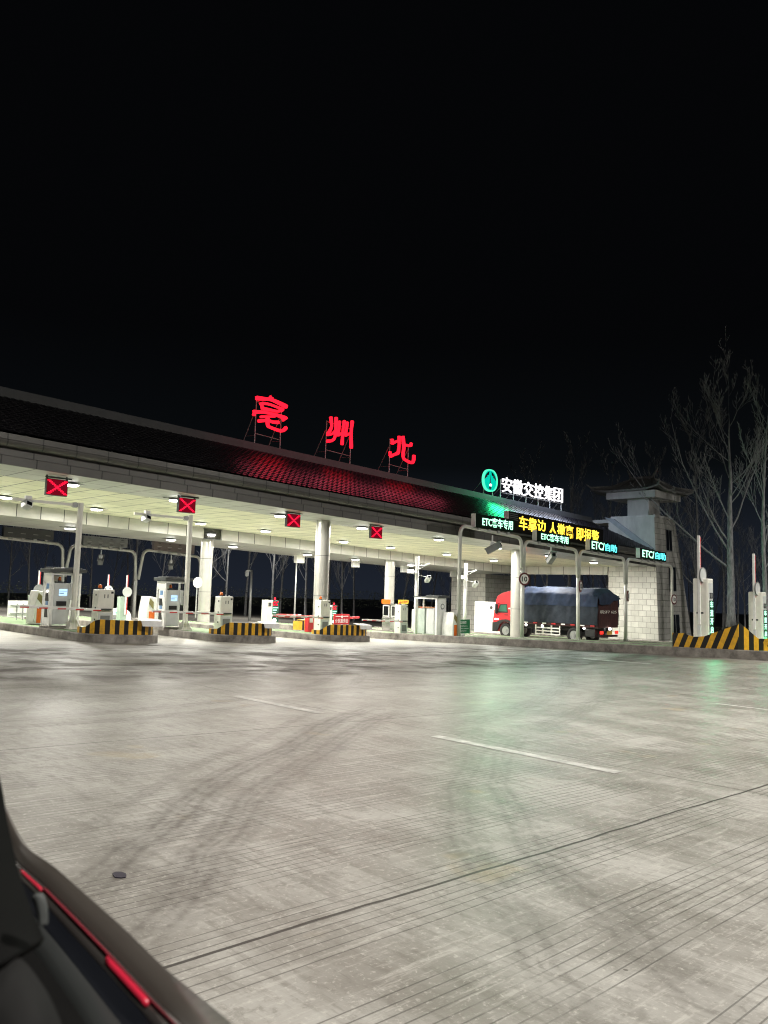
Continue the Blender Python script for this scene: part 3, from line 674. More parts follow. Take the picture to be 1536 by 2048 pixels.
# striped crash guards round the noses
def guard(u0, u1, v0, label, h=.45):
    t = thing('crash_guard', label, 'crash guard', ((u0+u1)/2, v0, isl((u0+u1)/2, v0+1)), 0, 'black and yellow guards on the island noses')
    o_ = island_outline(u0, u1, v0, v0+2.0, .13, .9)[11:-10]
    # resample
    seg = [0]
    for i in range(1, len(o_)): seg.append(seg[-1]+math.dist(o_[i], o_[i-1]))
    def at(s):
        s = max(0, min(seg[-1], s))
        for i in range(1, len(o_)):
            if s <= seg[i]:
                f = (s-seg[i-1])/max(1e-6, seg[i]-seg[i-1]); return (o_[i-1][0]+(o_[i][0]-o_[i-1][0])*f, o_[i-1][1]+(o_[i][1]-o_[i-1][1])*f)
        return o_[-1]
    N = int(seg[-1]/.155); b_ = MB(); cx, cy, cz = t.location
    def hh(s):
        f = s/seg[-1]; e_ = min(f, 1.0)
        return .18+(h-.18)*sm(f, .10, .24)
    for i in range(N):
        s0, s1 = seg[-1]*i/N, seg[-1]*(i+1)/N; (x0, y0), (x1, y1) = at(s0), at(s1)
        dx, dy = x1-x0, y1-y0; L = math.hypot(dx, dy); nx, ny = -dy/L*.07, dx/L*.07
        z0 = -.0; zz = lambda x, y: isl(x, y)-cz
        vs_ = []
        for (x, y, s) in ((x0, y0, s0), (x1, y1, s1)):
            vs_ += [(x-cx, y-cy, zz(x, y)-.02), (x-cx+nx, y-cy+ny, zz(x, y)-.02), (x-cx+nx, y-cy+ny, zz(x, y)+hh(s)), (x-cx, y-cy, zz(x, y)+hh(s))]
        b_.add(vs_, [(3,7,4,0),(1,5,6,2),(2,6,7,3),(0,4,5,1)]+([(0,1,2,3)] if i == 0 else [])+([(7,6,5,4)] if i == N-1 else []), i % 2)
    b_.build('striped_plate', [yellow, hazblk], t)
    xm = .35; zt = isl(u0+2, v0+.3)-cz+h
    p_ = MB(); p_.add([(xm, .05, zt+.02), (xm+.75, .05, zt+.0), (xm+.75, .5, zt+.06), (xm, .5, zt+.08), (xm+.05, .03, zt-.16), (xm+.73, .03, zt-.18)], [(0,1,2,3),(4,5,1,0)])
    so = p_.build('cover_plate', white, t); sd = so.modifiers.new('thick', 'SOLIDIFY'); sd.thickness = .012
    return t
guard(5.0, 7.5, 23.9, 'black and yellow striped guard at the left edge of the photo')
guard(11.15, 13.9, 24.15, 'black and yellow striped guard before the first white gate cabinet')
guard(16.65, 19.55, 25.1, 'black and yellow striped guard before the second white gate cabinet')
guard(22.8, 26.0, 26.5, 'black and yellow striped guard in front of the round column')
def wedge(u0, v1, v0, peak, label, h0=.60):
    """side wall with slanted stripes, rising to a peak, then falling steeply at the nose"""
    t = thing('crash_guard', label, 'crash guard', (u0, v1, isl(u0+.1, v1)), 0, 'black and yellow guards on the island noses')
    prof_ = [(0, h0+.03), (.55, h0+.02), (.75, h0-.10), (1.25, h0-.08), (v1-v0-.05, peak), (v1-v0, peak)]
    def top(s):
        for (a, p), (b, q) in zip(prof_, prof_[1:]):
            if s <= b: return p+(q-p)*(s-a)/(b-a)
        return peak
    L = v1-v0; b_ = MB(); N = 12; lean = .42
    zz = lambda s: isl(u0+.1, v1-s)-t.location.z
    for i in range(-3, N+4):
        s0, s1 = L*i/N, L*(i+1)/N; st = []
        steps = 6; quad = []
        for k in range(steps+1):
            f = k/steps; row = []
            for s in (s0, s1):
                # stripe edge leans with height
                h_ = top(max(0, min(L, s+lean*.5)))*f; x = max(0, min(L, s+lean*h_)); h_ = min(h_, top(x)); row.append((x, h_))
            quad.append(row)
        for k in range(steps):
            (a, b), (c, d) = quad[k], quad[k+1]
            if b[0]-a[0] < 1e-4 and d[0]-c[0] < 1e-4: continue
            vs_ = [(0, -a[0], zz(a[0])+a[1]-.02*(k == 0)), (0, -b[0], zz(b[0])+b[1]-.02*(k == 0)), (0, -d[0], zz(d[0])+d[1]), (0, -c[0], zz(c[0])+c[1])]
            b_.add(vs_, [(3,2,1,0)], i % 2)
    # nose: falls from the peak to the ground, stripes upright
    W_ = 1.9; n2 = 7
    for i in range(n2):
        f0, f1 = i/n2, (i+1)/n2
        b_.add([(W_*f0, -L-.55*f0, zz(L)-.02), (W_*f1, -L-.55*f1, zz(L)-.02), (W_*f1, -L-.55*f1, zz(L)+max(.01, peak*(1-f1))), (W_*f0, -L-.55*f0, zz(L)+peak*(1-f0))], [(0,1,2,3)], (i+1) % 2)
    o = b_.build('striped_plate', [yellow, hazblk], t); sd = o.modifiers.new('thick', 'SOLIDIFY'); sd.thickness = .05; sd.offset = -1
    f = MB(); f.add([(.06, 0, .0), (1.5, 0, .0), (1.5, -.5, h0-.12), (.06, -.5, h0-.12), (.06, -1.3, h0-.16), (1.5, -1.3, h0-.16)], [(0,1,3-1,3),(3,2,5,4)])
    fo = f.build('cover_plate', white, t); sd = fo.modifiers.new('thick', 'SOLIDIFY'); sd.thickness = .02
    return t
wedge(31.08, 14.95, 12.35, 1.12, 'black and yellow peaked guard before the green lettered boom machine')
wedge(36.78, 14.6, 11.9, .95, 'black and yellow guard at the right edge of the photo')
# ------------------------------------------------------------------ barrier machines
def beacon(parent, loc, m=None, r=.06):
    b_ = MB(); x, y, z = loc; b_.tube([(x,y,z), (x,y,z+.04)], r*1.15, 14); o = b_.build('beacon', dgrey, parent)
    c_ = MB(); c_.tube([(x,y,z+.04), (x,y,z+.13), (x,y,z+.17)], [r, r*.9, r*.4], 14); c_.build('beacon_lens', m or orange, o, smooth=True)
def boom(parent, x0, L, z, y, up=False, n=9):
    """striped arm along -x (or upright)"""
    b_ = MB(); st = .85
    for i in range(n):
        a, b = L*i/n, L*(i+1)/n; w = .060-.02*i/n
        if up:
            b_.box((x0-w, y-.035, z+a), (x0+w*.05, y+.035, z+b), 0); b_.box((x0+w*.05+.001, y-.034, z+a), (x0+w, y+.034, z+b), 1)
        else:
            b_.box((x0-b, y-.03, z-.01+.012*i), (x0-a, y+.03, z+.075+.012*i), 0)
            if i % 2 == 0: b_.box((x0-b+.02, y-.036, z-.012+.012*i), (x0-a, y-.031, z+.028+.012*i), 1)
    return b_.build('boom_arm', [white, redwhite], parent, bevel=.006)
def gate_cabinet(loc, label, w=.60, d=.46, h=1.42, arm=3.2, arm_on=True):
    t = thing('gate_cabinet', label, 'barrier gate', loc, 0, 'white cabinets with lowered boom arms')
    b_ = MB(); b_.box((0,0,0), (w,d,h)); b_.build('body', cream, t, bevel=.035)
    b_ = MB(); b_.box((.05,-.012,.10), (w-.06,.002,.62)); o = b_.build('door', lgrey, t, bevel=.006)
    b_ = MB(); b_.box((.12,-.020,.18), (w-.14,-.010,.52)); b_.build('door_panel', mgrey, o)
    b_ = MB()
    for z in (.35, .75, 1.2): b_.box((-.018, d*.25, z), (.004, d*.38, z+.06))
    b_.build('hinge', dgrey, t)
    b_ = MB(); b_.box((w-.13,-.012,h-.14), (w-.05,-.001,h-.07)); b_.build('badge', black, t)
    b_ = MB()
    for x in (.22,.34): b_.box((x,-.008,h-.30), (x+.035,-.001,h-.17))
    b_.build('vent_slots', mgrey, t)
    beacon(t, (.16, d*.5, h), orange, .07)
    b_ = MB()
    for x in (.34,.50): b_.disc((x,d*.4,h-.005), .022, .05, 'z', 10)
    b_.build('lifting_eye', lgrey, t)
    if arm_on:
        b_ = MB(); b_.box((.12,-.09,.70), (.48,-.014,.76)); b_.build('arm_clamp', dgrey, t)
        boom(t, .10, arm, .69, -.05)
    return t
c1 = AT(192, 1260, v=26.75); gate_cabinet((c1.x, 26.75, isl(c1.x, 26.75)-.01), 'white gate cabinet behind the striped guard nearest the camera, boom lowered', arm=2.75)
c2 = AT(439, 1260, v=27.9); gate_cabinet((c2.x, 27.9, isl(c2.x, 27.9)-.01), 'white gate cabinet with orange beacon right of the second kiosk', arm=3.15)
c3 = AT(640, 1263, v=29.6); gate_cabinet((c3.x, 29.6, isl(c3.x, 29.6)-.01), 'white gate cabinet standing before the round front column', arm=3.0, h=1.55)
c4 = AT(800, 1266, u=31.7); gate_cabinet((31.7, c4.y, isl(31.7, c4.y)-.01), 'white gate cabinet on the long island, in front of the steel booth', arm=3.0, h=1.62)
# slim machines with raised booms, at the far ends of the lanes
def raised_boom(loc, label, h=1.25, disc=True, lit=None):
    t = thing('raised_barrier', label, 'barrier gate', loc, 0, 'barriers with raised booms at the far lane ends')
    MB().box((-.2,-.17,0), (.2,.17,h)).build('body', mat('barrier_green_grey', (.42,.52,.45), .4), t, bevel=.03)
    boom(t, .10, 2.0, .35, -.22, up=True)
    MB().disc((.10,-.30,h+.24), .25, .025, 'y', 24).build('round_sign', mgrey if lit else lgrey, t)
    if lit:
        b_ = MB(); b_.box((-.02,-.26,.42), (.10,-.24,.50)); b_.build('marker_lamp', e_lampy, t)
    return t
for (q, v_, lb, lit) in (((64,1247),36.5,'raised boom barrier left of the first kiosk with two bright lamps',1), ((206,1232),44,'raised boom barrier seen behind the first gate cabinet',0), ((242,1243),38.5,'raised boom barrier with green tinted body beside the arched guard',0)):
    p = AT(*q, v=v_); raised_boom((p.x, v_, p.z), lb, lit=lit)
# arched guard with green light behind the first striped guard
p = AT(219, 1243, v=41); p2 = AT(262, 1243, v=41); w = p2.x-p.x
t = thing('arched_guard', 'low arched white guard with green light, partly hidden behind the first striped guard', 'crash guard', (p.x, 41, p.z-.1))
arc_ = [(0,0),(0,.35)]+[(w*(.5-.5*math.cos(a)), .35+.45*math.sin(a)) for a in [math.pi*k/10 for k in range(1,10)]]+[(w,.35),(w,0)]
MB().prism(arc_, 0, .5, 'y').build('body', white, t, bevel=.02)
b_ = MB(); b_.box((.12,-.012,.12), (w*.40,-.002,.45)); b_.build('dark_panel', mgrey, t)
b_ = MB(); b_.box((w*.58,-.012,.16), (w*.88,-.002,.42)); b_.build('pale_panel', cream, t)
b_ = MB(); b_.prism([(w*.22,.56),(w*.38,.74),(w*.52,.74),(w*.52,.50),(w*.40,.46)], -.02, -.002, 'y'); b_.build('green_lamp', e_green, t)
# ------------------------------------------------------------------ kiosks
bluep = mat('blue_panel', (.18,.32,.55), .3, var=.1)
def kiosk(loc, label, w=1.05, d=.72, h=1.86):
    t = thing('payment_kiosk', label, 'kiosk', loc, 0, 'open white kiosks with payment machines')
    for (x, y) in ((0,0),(w-.07,0),(0,d-.07),(w-.07,d-.07)): MB().box((x,y,0), (x+.07,y+.07,h-.10)).build('corner_post', white, t, bevel=.008)
    b_ = MB(); b_.box((-.0,.0,h-.10), (w,.06,h-.02)); b_.box((0,.062,h-.10), (.06,d,h-.02)); b_.box((w-.06,.062,h-.10), (w,d,h-.02)); b_.build('top_rail', white, t)
    b_ = MB(); b_.box((-.10,-.12,h), (w+.12,d+.10,h+.12)); b_.box((.04,-.02,h+.121), (w,d,h+.17)); b_.build('roof', dgrey, t, bevel=.01)
    b_ = MB(); b_.box((.01,.07,h-.34), (.03,d-.07,h-.11)); b_.box((.08,d-.05,h-.34), (w*.6,d-.03,h-.11)); b_.build('canopy_panel', cream, t)
    m_ = MB(); m_.box((.16,.14,.05), (.72,.62,1.49)); m_.box((.72,.14,.90), (.90,.55,1.49)); mo = m_.build('machine_body', lgrey, t, bevel=.02)
    b_ = MB(); b_.box((.34,.128,1.05), (.62,.138,1.28)); b_.build('screen', e_screen, mo)
    b_ = MB(); b_.box((.345,.124,1.20), (.60,.127,1.215)); b_.box((.345,.124,1.12), (.50,.127,1.15)); b_.build('screen_text', bluep, mo)
    b_ = MB(); b_.box((.26,.10,.70), (.60,.139,.86)); b_.build('card_slot', black, mo)
    b_ = MB(); b_.box((.02,.13,.03), (.155,.55,1.52)); so = b_.build('side_panel', white, t, bevel=.01)
    for z in (1.28, .72):
        b_ = MB(); b_.box((.008,.24,z), (.019,.44,z+.18)); b_.build('information_panel', bluep, so)
        b_ = MB(); b_.prism([(.20,z-.42),(.48,z-.42),(.48,z-.14),(.30,z-.10)], .006, .019, 'x'); b_.build('recess', black, so)
        b_ = MB(); b_.box((.004,.30,z-.12), (.014,.38,z-.07)); b_.build('lamp', e_lampy, so)
    b_ = MB(); b_.box((.30,.25,1.492), (.55,.5,1.54)); b_.build('machine_top', dgrey, mo)
    beacon(t, (.42,.35,1.54), orange, .055)
    MB().box((-.02,-.05,-.12), (w+.04,d+.05,.0)).build('plinth', concrete, t, bevel=.01)
    return t
k1 = AT(97, 1257, v=27.75); kiosk((k1.x, 27.75, isl(k1.x, 27.75)+.06), 'white payment kiosk with lit screen beside the first tall post')
k2 = AT(327, 1258, v=29.1); kiosk((k2.x, 29.1, isl(k2.x, 29.1)+.06), 'white payment kiosk with lit screen beside the second tall post')
def terminal(loc, label, rz=0):
    t = thing('service_terminal', label, 'terminal', loc, rz, 'white service terminals with orange panel')
    MB().prism([(0,0),(.62,0),(.66,.55),(.40,1.22),(.10,1.26),(0,.6)], 0, .75, 'y').build('body', white, t, bevel=.03)
    b_ = MB(); b_.box((.10,-.012,.06), (.36,.002,.62)); b_.build('orange_panel', orange, t)
    b_ = MB(); b_.add([(.655,.10,.60), (.655,.65,.60), (.43,.65,1.19), (.43,.10,1.19)], [(0,1,2,3)]); o = b_.build('screen', e_screen, t); sd = o.modifiers.new('thick', 'SOLIDIFY'); sd.thickness = .012; sd.offset = 1
    b_ = MB(); b_.prism([(.08,.95),(.30,.70),(.30,1.02),(.12,1.18)], -.01, .002, 'y'); b_.build('side_recess', mat('olive_panel', (.25,.22,.08), .5), t)
    return t
p = AT(66, 1253, v=30.5); terminal((p.x, 30.5, isl(p.x, 30.5)), 'white service terminal with orange strip left of the first kiosk', .0)
p = AT(292, 1250, v=31.5); terminal((p.x, 31.5, isl(p.x, 31.5)), 'white service terminal with orange strip left of the second kiosk', .0)
# third kiosk with plain white front on the long island
k3 = AT(873, 1269, u=31.75)
t = thing('payment_kiosk', 'white kiosk with flat dark roof and emblem on its front, beside the gantry post', 'kiosk', (31.75, k3.y, isl(31.75, k3.y)), 0, 'open white kiosks with payment machines')
h = 2.0
MB().box((0,0,0), (.72,.14,h)).build('front_wall', white, t, bevel=.01)
for y in (1.55,): MB().box((0,y,0), (.07,y+.07,h-.06)).build('corner_post', white, t)
MB().box((.65,1.55,0), (.72,1.62,h-.06)).build('corner_post', white, t)
MB().box((-.02,.142,h-.08), (.05,1.62,h-.002)).build('top_rail', white, t)
b_ = MB(); b_.box((-.08,-.14,h), (.85,.75,h+.13)); b_.box((-.04,.751,h), (.80,1.70,h+.05)); b_.build('roof', dgrey, t, bevel=.01)
b_ = MB(); b_.box((.10,.30,.08), (.62,.85,1.45)); b_.build('machine_body', lgrey, t, bevel=.02)
b_ = MB(); b_.box((.08,.95,.08), (.60,1.45,1.42)); b_.build('machine_body', mat('pale_green_panel', (.50,.58,.52), .35), t, bevel=.02)
b_ = MB(); b_.box((.04,.32,1.455), (.62,1.4,1.50)); b_.build('machine_cover', mat('terracotta_trim', (.40,.17,.07), .6), t)
b_ = MB(); b_.disc((.42,-.012,1.55), .15, .008, 'y', 20); eo = b_.build('emblem', mgrey, t)
b_ = MB(); b_.disc((.42,-.018,1.55), .10, .005, 'y', 20); b_.build('emblem_centre', white, eo)
text_fit('lettering', 'ETC', dgrey, t, .30, .48, 1.38, 1.44, -.012, extrude=.003)
p = AT(893, 1270, u=32.1); terminal((32.05, k3.y-.85, isl(32.05, k3.y-.85)), 'white service terminal with bright screen and orange panel in front of the plain kiosk')
# steel booth with yellow header
p = AT(779, 1266, u=36.75); ss = (36.75, p.y, isl(36.75, p.y))
t = thing('toll_booth', 'stainless steel toll booth with rounded windows and yellow header sign', 'toll booth', ss)
bw_, bd_, bh_ = 1.6, .75, 1.95
MB().box((0,0,0), (bw_,bd_,.85)).build('lower_wall', stain, t, bevel=.04)
MB().box((.02,.02,.852), (bw_-.02,bd_-.02,1.70)).build('upper_wall', stain, t, bevel=.03)
for (a, b) in ((.10,.68),(.86,1.5)):
    o = MB().box((a,.004,.90), (b,.016,1.60)).build('window', white, t, bevel=.05); MB().box((a+.05,-.004,.95), (b-.05,.010,1.55)).build('pane', dglass, o)
o = MB().box((-.004,.10,.90), (.016,.65,1.60)).build('window', white, t); MB().box((-.010,.15,.95), (.004,.60,1.55)).build('pane', dglass, o)
o = MB().box((.75,-.04,1.72), (bw_+.05,.04,1.98)).build('header_sign', mat('sign_yellow', (.75,.55,.05), .4), t); text_fit('lettering', '人工收费', redwhite, o, .85, bw_-.05, 1.78, 1.92, -.045, extrude=.003)
o = MB().box((-.05,-.02,1.70), (-.004,bd_,1.98)).build('side_sign', orange, t)
# lane terminals with red and green lights
def lane_light(loc, label):
    t = thing('lane_light_cabinet', label, 'lane light', loc, 0, 'slim cabinets with red and green lane lights')
    MB().box((0,0,0), (.34,.46,1.42)).build('body', cream, t, bevel=.02)
    b_ = MB(); b_.box((.08,-.012,1.12), (.26,-.001,1.30)); b_.build('hatch', dgrey, t)
    p_ = MB(); p_.box((.345,.05,.35), (.78,.20,1.40)); po = p_.build('light_panel', mat('panel_green_dark', (.02,.10,.07), .4), t, bevel=.01)
    b_ = MB()
    for (x, z) in ((.42,1.28),(.50,1.34),(.60,1.28),(.68,1.34),(.46,1.18),(.56,1.20),(.64,1.18)): b_.box((x-.035,.03,z-.035), (x+.035,.048,z+.035))
    b_.build('red_light', e_redx, po)
    b_ = MB(); b_.box((.40,.03,1.02), (.72,.048,1.07)); b_.box((.40,.03,.90), (.64,.048,.95)); b_.box((.40,.03,.78), (.60,.048,.83)); b_.build('green_text', e_greenw, po)
    beacon(t, (.56,.12,1.40), e_beacon, .05)
    b_ = MB(); b_.disc((.52,.02,.42), .09, .03, 'y', 14); b_.build('lamp', e_lampy, t)
    return t
for (q, u_, lb) in (((532,1261),24.1,'slim lane light cabinet standing alone left of the front column'), ((655,1259),31.9,'slim lane light cabinet half hidden behind the column cabinet'), ((838,1265),37.4,'slim lane light cabinet left of the steel booth')):
    if u_ == 37.4: q = (838-5, 1265); u_ = 38.0
    p = AT(*q, u=u_); lane_light((u_, p.y, isl(u_, p.y)), lb)
# red padded boom and red post beside the column cabinet
p = AT(553, 1231, v=32.4); p2 = AT(601, 1234, v=32.4)
t = thing('padded_boom', 'red padded boom bar hanging under the lowered arm left of the column', 'boom', (p.x, 32.4, p.z))
MB().tube([(0,0,0), (.02,0,0), (p2.x-p.x,0,-.02*(p2.x-p.x))], [.05,.09,.09], 12).build('pad', red, t, smooth=True)
MB().cyl((p2.x-p.x,0,-.03), (p2.x-p.x+1.2,0,-.06), .03, 8).build('bar', redwhite, t)
p = AT(618, 1261, v=30.3)
t = thing('bollard_box', 'narrow red box standing on the island beside the column cabinet', 'box', (p.x, 30.3, isl(p.x, 30.3)))
MB().box((-.17,-.14,0), (.17,.14,.78)).build('body', red, t, bevel=.02); MB().box((-.10,-.15,.45), (.10,-.142,.70)).build('label_plate', white, t)
# red notice board
p = AT(667, 1248, u=27.2); v_ = 31.6; p = AT(667, 1249, v=v_); p2 = AT(698, 1249, v=v_); zt = AT(667, 1228, v=v_).z
t = thing('notice_board', 'red notice board with white characters right of the front column', 'notice board', (p.x, v_, isl(p.x, v_)))
w = p2.x-p.x; zl = p.z-t.location.z; zh = zt-t.location.z
MB().box((0,-.03,zl), (w,.03,zh)).build('panel', red, t, bevel=.01)
b_ = MB()
for x in (.12, w-.16): b_.box((x,.031,0), (x+.05,.07,zh-.05))
b_.build('leg', steel, t)
text_fit('lettering', '便民服务台', white, t, .10, w-.10, zl+.08, zl+.30, -.034, bold=.01, extrude=.003)
b_ = MB(); b_.disc((w*.5,-.04,zh-.14), .07, .006, 'y', 16); b_.box((.1,-.036,zl+.40), (w-.1,-.031,zl+.44)); b_.build('emblem', white, t)
MB().cyl((w+.01,0,zl+.34), (w+.7,0,zl+.36), .06, 10).build('red_arm', red, t)
# yellow and black guard, far side of the front column
p = AT(606, 1258, v=33.5); t = thing('crash_guard', 'small black and yellow guard far behind the column cabinet', 'crash guard', (p.x, 33.5, isl(p.x,33.5)), 0, 'black and yellow guards on the island noses')
b_ = MB()
for i in range(6): b_.box((.14*i-.2,0,0), (.14*(i+1)-.2,.6,.46+.04*min(i,2)), i % 2)
b_.build('striped_plate', [yellow, hazblk], t); MB().prism([(.35,.48),(.72,.48),(.68,.62),(.4,.62)], .1, .4, 'y').build('cover_plate', white, t)
# green information board
p = AT(914, 1268, u=33.1); p2 = AT(939, 1268, v=p.y); w = p2.x-p.x; 
t = thing('information_board', 'green information board with white lines of text right of the gantry post', 'information board', (p.x, p.y, isl(33,p.y)))
zt = AT(916, 1239, v=p.y).z-t.location.z; zl = .16
MB().box((0,-.02,zl), (w,.02,zt)).build('panel', mat('board_green', (.01,.17,.06), .4), t, bevel=.008)
b_ = MB(); b_.box((w*.4,.021,0), (w*.6,.06,zl+.2)); b_.build('stand', white, t)
text_fit('lettering', '公告牌', white, t, w*.2, w*.7, zt-.24, zt-.08, -.024, bold=.015, extrude=.003)
for k, (bd, L) in enumerate((('通行费收费标准公示', .8), ('客车 货车 专项作业车', .9), ('绿色通道免费车辆', .7), ('监督服务电话', .55))):
    text_fit('lettering', bd, white, t, w*.08, w*.08+w*L*.9, zt-.38-.13*k, zt-.32-.13*k, -.024, extrude=.002)
# white board on tubular legs at the far left
p = AT(14, 1245, v=33.2); p2 = AT(62, 1245, v=33.2)
t = thing('sheet_barrier', 'plain white sheet board on a tubular rack at the left edge', 'board', (p.x, 33.2, isl(11,33.2)))
w = p2.x-p.x; MB().box((0,.03,.12), (w,.06,.78)).build('board', white, t)
b_ = MB()
for x in (.35, w-.35): b_.cyl((x,0,0), (x,0,.66), .022, 8)
for z in (.28,.60): b_.cyl((.1,0,z), (w-.1,0,z), .018, 8)
b_.build('rack', steel, t)
# ------------------------------------------------------------------ poles
def arm_post(q, qt, v_, qa, label, warm):
    p = AT(*q, v=v_); pt = AT(*qt, v=v_); pa = AT(*qa, v=v_)
    t = thing('camera_post', label, 'post', (p.x, v_, isl(p.x, v_)), 0, 'tall white posts with camera arms')
    H = pt.z-t.location.z
    b_ = MB(); b_.tube([(0,0,0), (0,0,H)], .105, 8); b_.build('post', cream, t, smooth=False)
    b_ = MB(); b_.box((-.24,-.24,0), (.24,.24,.025))
    for a in range(4):
        w = a*math.pi/2+.78; c_, s_ = math.cos(w), math.sin(w); b_.add([(.1*c_-.012*s_,.1*s_+.012*c_,.02), (.30*c_-.012*s_,.30*s_+.012*c_,.02), (.1*c_-.012*s_,.1*s_+.012*c_,.36), (.1*c_+.012*s_,.1*s_-.012*c_,.02), (.30*c_+.012*s_,.30*s_-.012*c_,.02), (.1*c_+.012*s_,.1*s_-.012*c_,.36)], [(0,1,2),(5,4,3),(0,3,4,1),(1,4,5,2),(2,5,3,0)])
    b_.build('base_plate', cream, t)
    za = pa.z-t.location.z; xa = pa.x-p.x
    b_ = MB(); b_.box((xa,-.05,za-.04), (-.09,.03,za+.05)); ao = b_.build('arm', cream, t)
    b_ = MB(); b_.disc((-.22,-.09,za), .10, .16, 'y', 10); b_.build('clamp', steel, t)
    b_ = MB(); b_.box((xa*.78-.10,-.09,za+.051), (xa*.78+.10,.05,za+.16)); b_.build('mount', white, t)
    b_ = MB(); b_.box((-.20,-.26,-.24), (.20,.20,.02)); b_.box((-.24,-.34,.021), (.24,.24,.06))
    o = b_.build('flood_camera', lgrey, t, bevel=.02); o.scale = (.62,.62,.75); o.location = (xa*.80, -.02, za-.10); o.rotation_euler = (math.radians(-25), .25, .2)
    b_ = MB(); b_.box((-.15,-.275,-.20), (.15,-.262,-.02)); b_.build('glass', dglass, o)
    return t
arm_post((145,1259), (163,1006), 27.55, (24,998), 'tall white post with camera arm beside the first kiosk', 1)
arm_post((369,1260), (384,1031), 28.9, (268,1027), 'tall white post with camera arm beside the second kiosk', 0)
def zig_post(u_, q, qt, label):
    p = AT(*q, u=u_); pt = AT(*qt, u=u_)
    t = thing('camera_post', label, 'post', (u_, p.y, isl(u_, p.y)), 0, 'slim white posts with two cameras')
    H = pt.z-t.location.z; MB().tube([(0,0,0), (0,0,H)], .11, 12).build('post', white, t, smooth=True)
    b_ = MB(); b_.tube([(.08,-.1,H-.55), (.9,-.1,H-.40), (-.6,-.1,H-1.0), (.7,-.1,H-1.15)], .03, 6); b_.build('bracket', white, t)
    o = MB().box((-.12,-.3,-.10), (.12,.25,.10)).build('camera_body', lgrey, t, bevel=.02); o.location = (.80,-.1,H-1.28); o.rotation_euler = (-.5,0,-.5)
    MB().disc((0,-.32,0), .07, .015, 'y', 14).build('camera_lens', dglass, o)
    o = MB().box((-.14,-.14,-.12), (.14,.14,.12)).build('flash_lamp', lgrey, t, bevel=.02); o.location = (-.62,-.1,H-.88)
    MB().box((-.10,-.155,-.08), (.10,-.142,.08)).build('flash_glass', e_lampy, o)
    return t
zig_post(33.0, (831,1261), (834,1112), 'slim white post with two cameras left of the plain kiosk')
zig_post(38.0, (929,1268), (930,1126), 'slim white post with two cameras behind the green board')
# distant lamp pole and pole with a box
p = AT(499, 1236, v=55); pt = AT(504, 1140, v=55)
t = thing('surveillance_pole', 'grey pole with dome camera standing against the dark trees', 'pole', (p.x, 55, p.z-.8))
H = pt.z-t.location.z; MB().tube([(0,0,0), (0,0,H)], [.12,.10], 10).build('pole', steel, t, smooth=True)
b_ = MB(); b_.cyl((0,0,H-.1), (-.45,0,H-.05), .04, 8); b_.tube([(-.45,0,H-.05), (-.45,0,H-.2), (-.45,0,H-.45), (-.45,0,H-.55)], [.10,.16,.16,.06], 14); b_.build('dome_camera', lgrey, t)
p = AT(588, 1250, v=46.5); pt = AT(593, 1112, v=46.5)
t = thing('beacon_pole', 'thin pole with pale box at its top under the rear beam', 'pole', (p.x, 46.5, G(p.x,44)+.2))
H = pt.z-t.location.z; MB().tube([(0,0,0), (0,0,H)], .055, 8).build('pole', steel, t, smooth=True)
MB().box((-.1,-.2,H-.5), (.6,.2,H+.12)).build('box', cream, t, bevel=.02)
def hung_box(q0, q1, label):
    v_ = 46.0; a = AT(*q0, v=v_); b = AT(*q1, v=v_); zt = ZS-.64-SC*a.x
    t = thing('hanging_light_box', label, 'light box', (a.x, v_, b.z), 0, 'white boxes hanging under the rear beam')
    MB().box((0,-.14,0), (b.x-a.x,.14,a.z-b.z)).build('box', white, t, bevel=.02)
    b_ = MB(); b_.cyl(((b.x-a.x)/2,0,a.z-b.z), ((b.x-a.x)/2,0,max(a.z-b.z+.06, zt-b.z)), .03, 8); b_.build('hanger', steel, t)
hung_box((705,1118), (717,1135), 'white box hanging under the rear beam right of the front column')
hung_box((803,1129), (815,1145), 'white box hanging under the rear beam beside the slim post')
hung_box((902,1140), (912,1154), 'white box hanging under the rear beam behind the gantry post')
# ------------------------------------------------------------------ rear gantry, signs seen from behind
VQ = 55.0
rg = thing('rear_gantry', 'row of pale pipe frames beyond the rear beam, seen from behind', 'gantry', (0, VQ, 0))
spans = [((-60,1069),(122,1088)), ((145,1090),(268,1102)), ((290,1100),(398,1113))]
for i, (a, b) in enumerate(spans):
    A, B = AT(*a, v=VQ), AT(*b, v=VQ); r = .5
    x0, x1 = A.x-(.15 if i else 0), B.x+.15
    pts = [(x0+.05-(.30 if i else 0), 0, A.z-2.2 if i else G(x0,44)), ]
    pts += [(x0+r-r*math.cos(w), 0, A.z-r+r*math.sin(w)) for w in [k*math.pi/12 for k in range(7)]]
    pts += [(x1-r+r*math.sin(w), 0, B.z-r+r*math.cos(w)) for w in [k*math.pi/12 for k in range(7)]]
    pts += [(x1+.10, 0, B.z-2.2)]
    MB().tube(pts, .11, 12).build('frame_pipe', pipe, rg, smooth=True)
    MB().cyl((x1+.12, 0, B.z-2.1), (x1+.12, 0, G(x1,44)), .12, 12).build('post', pipe, rg, smooth=True)
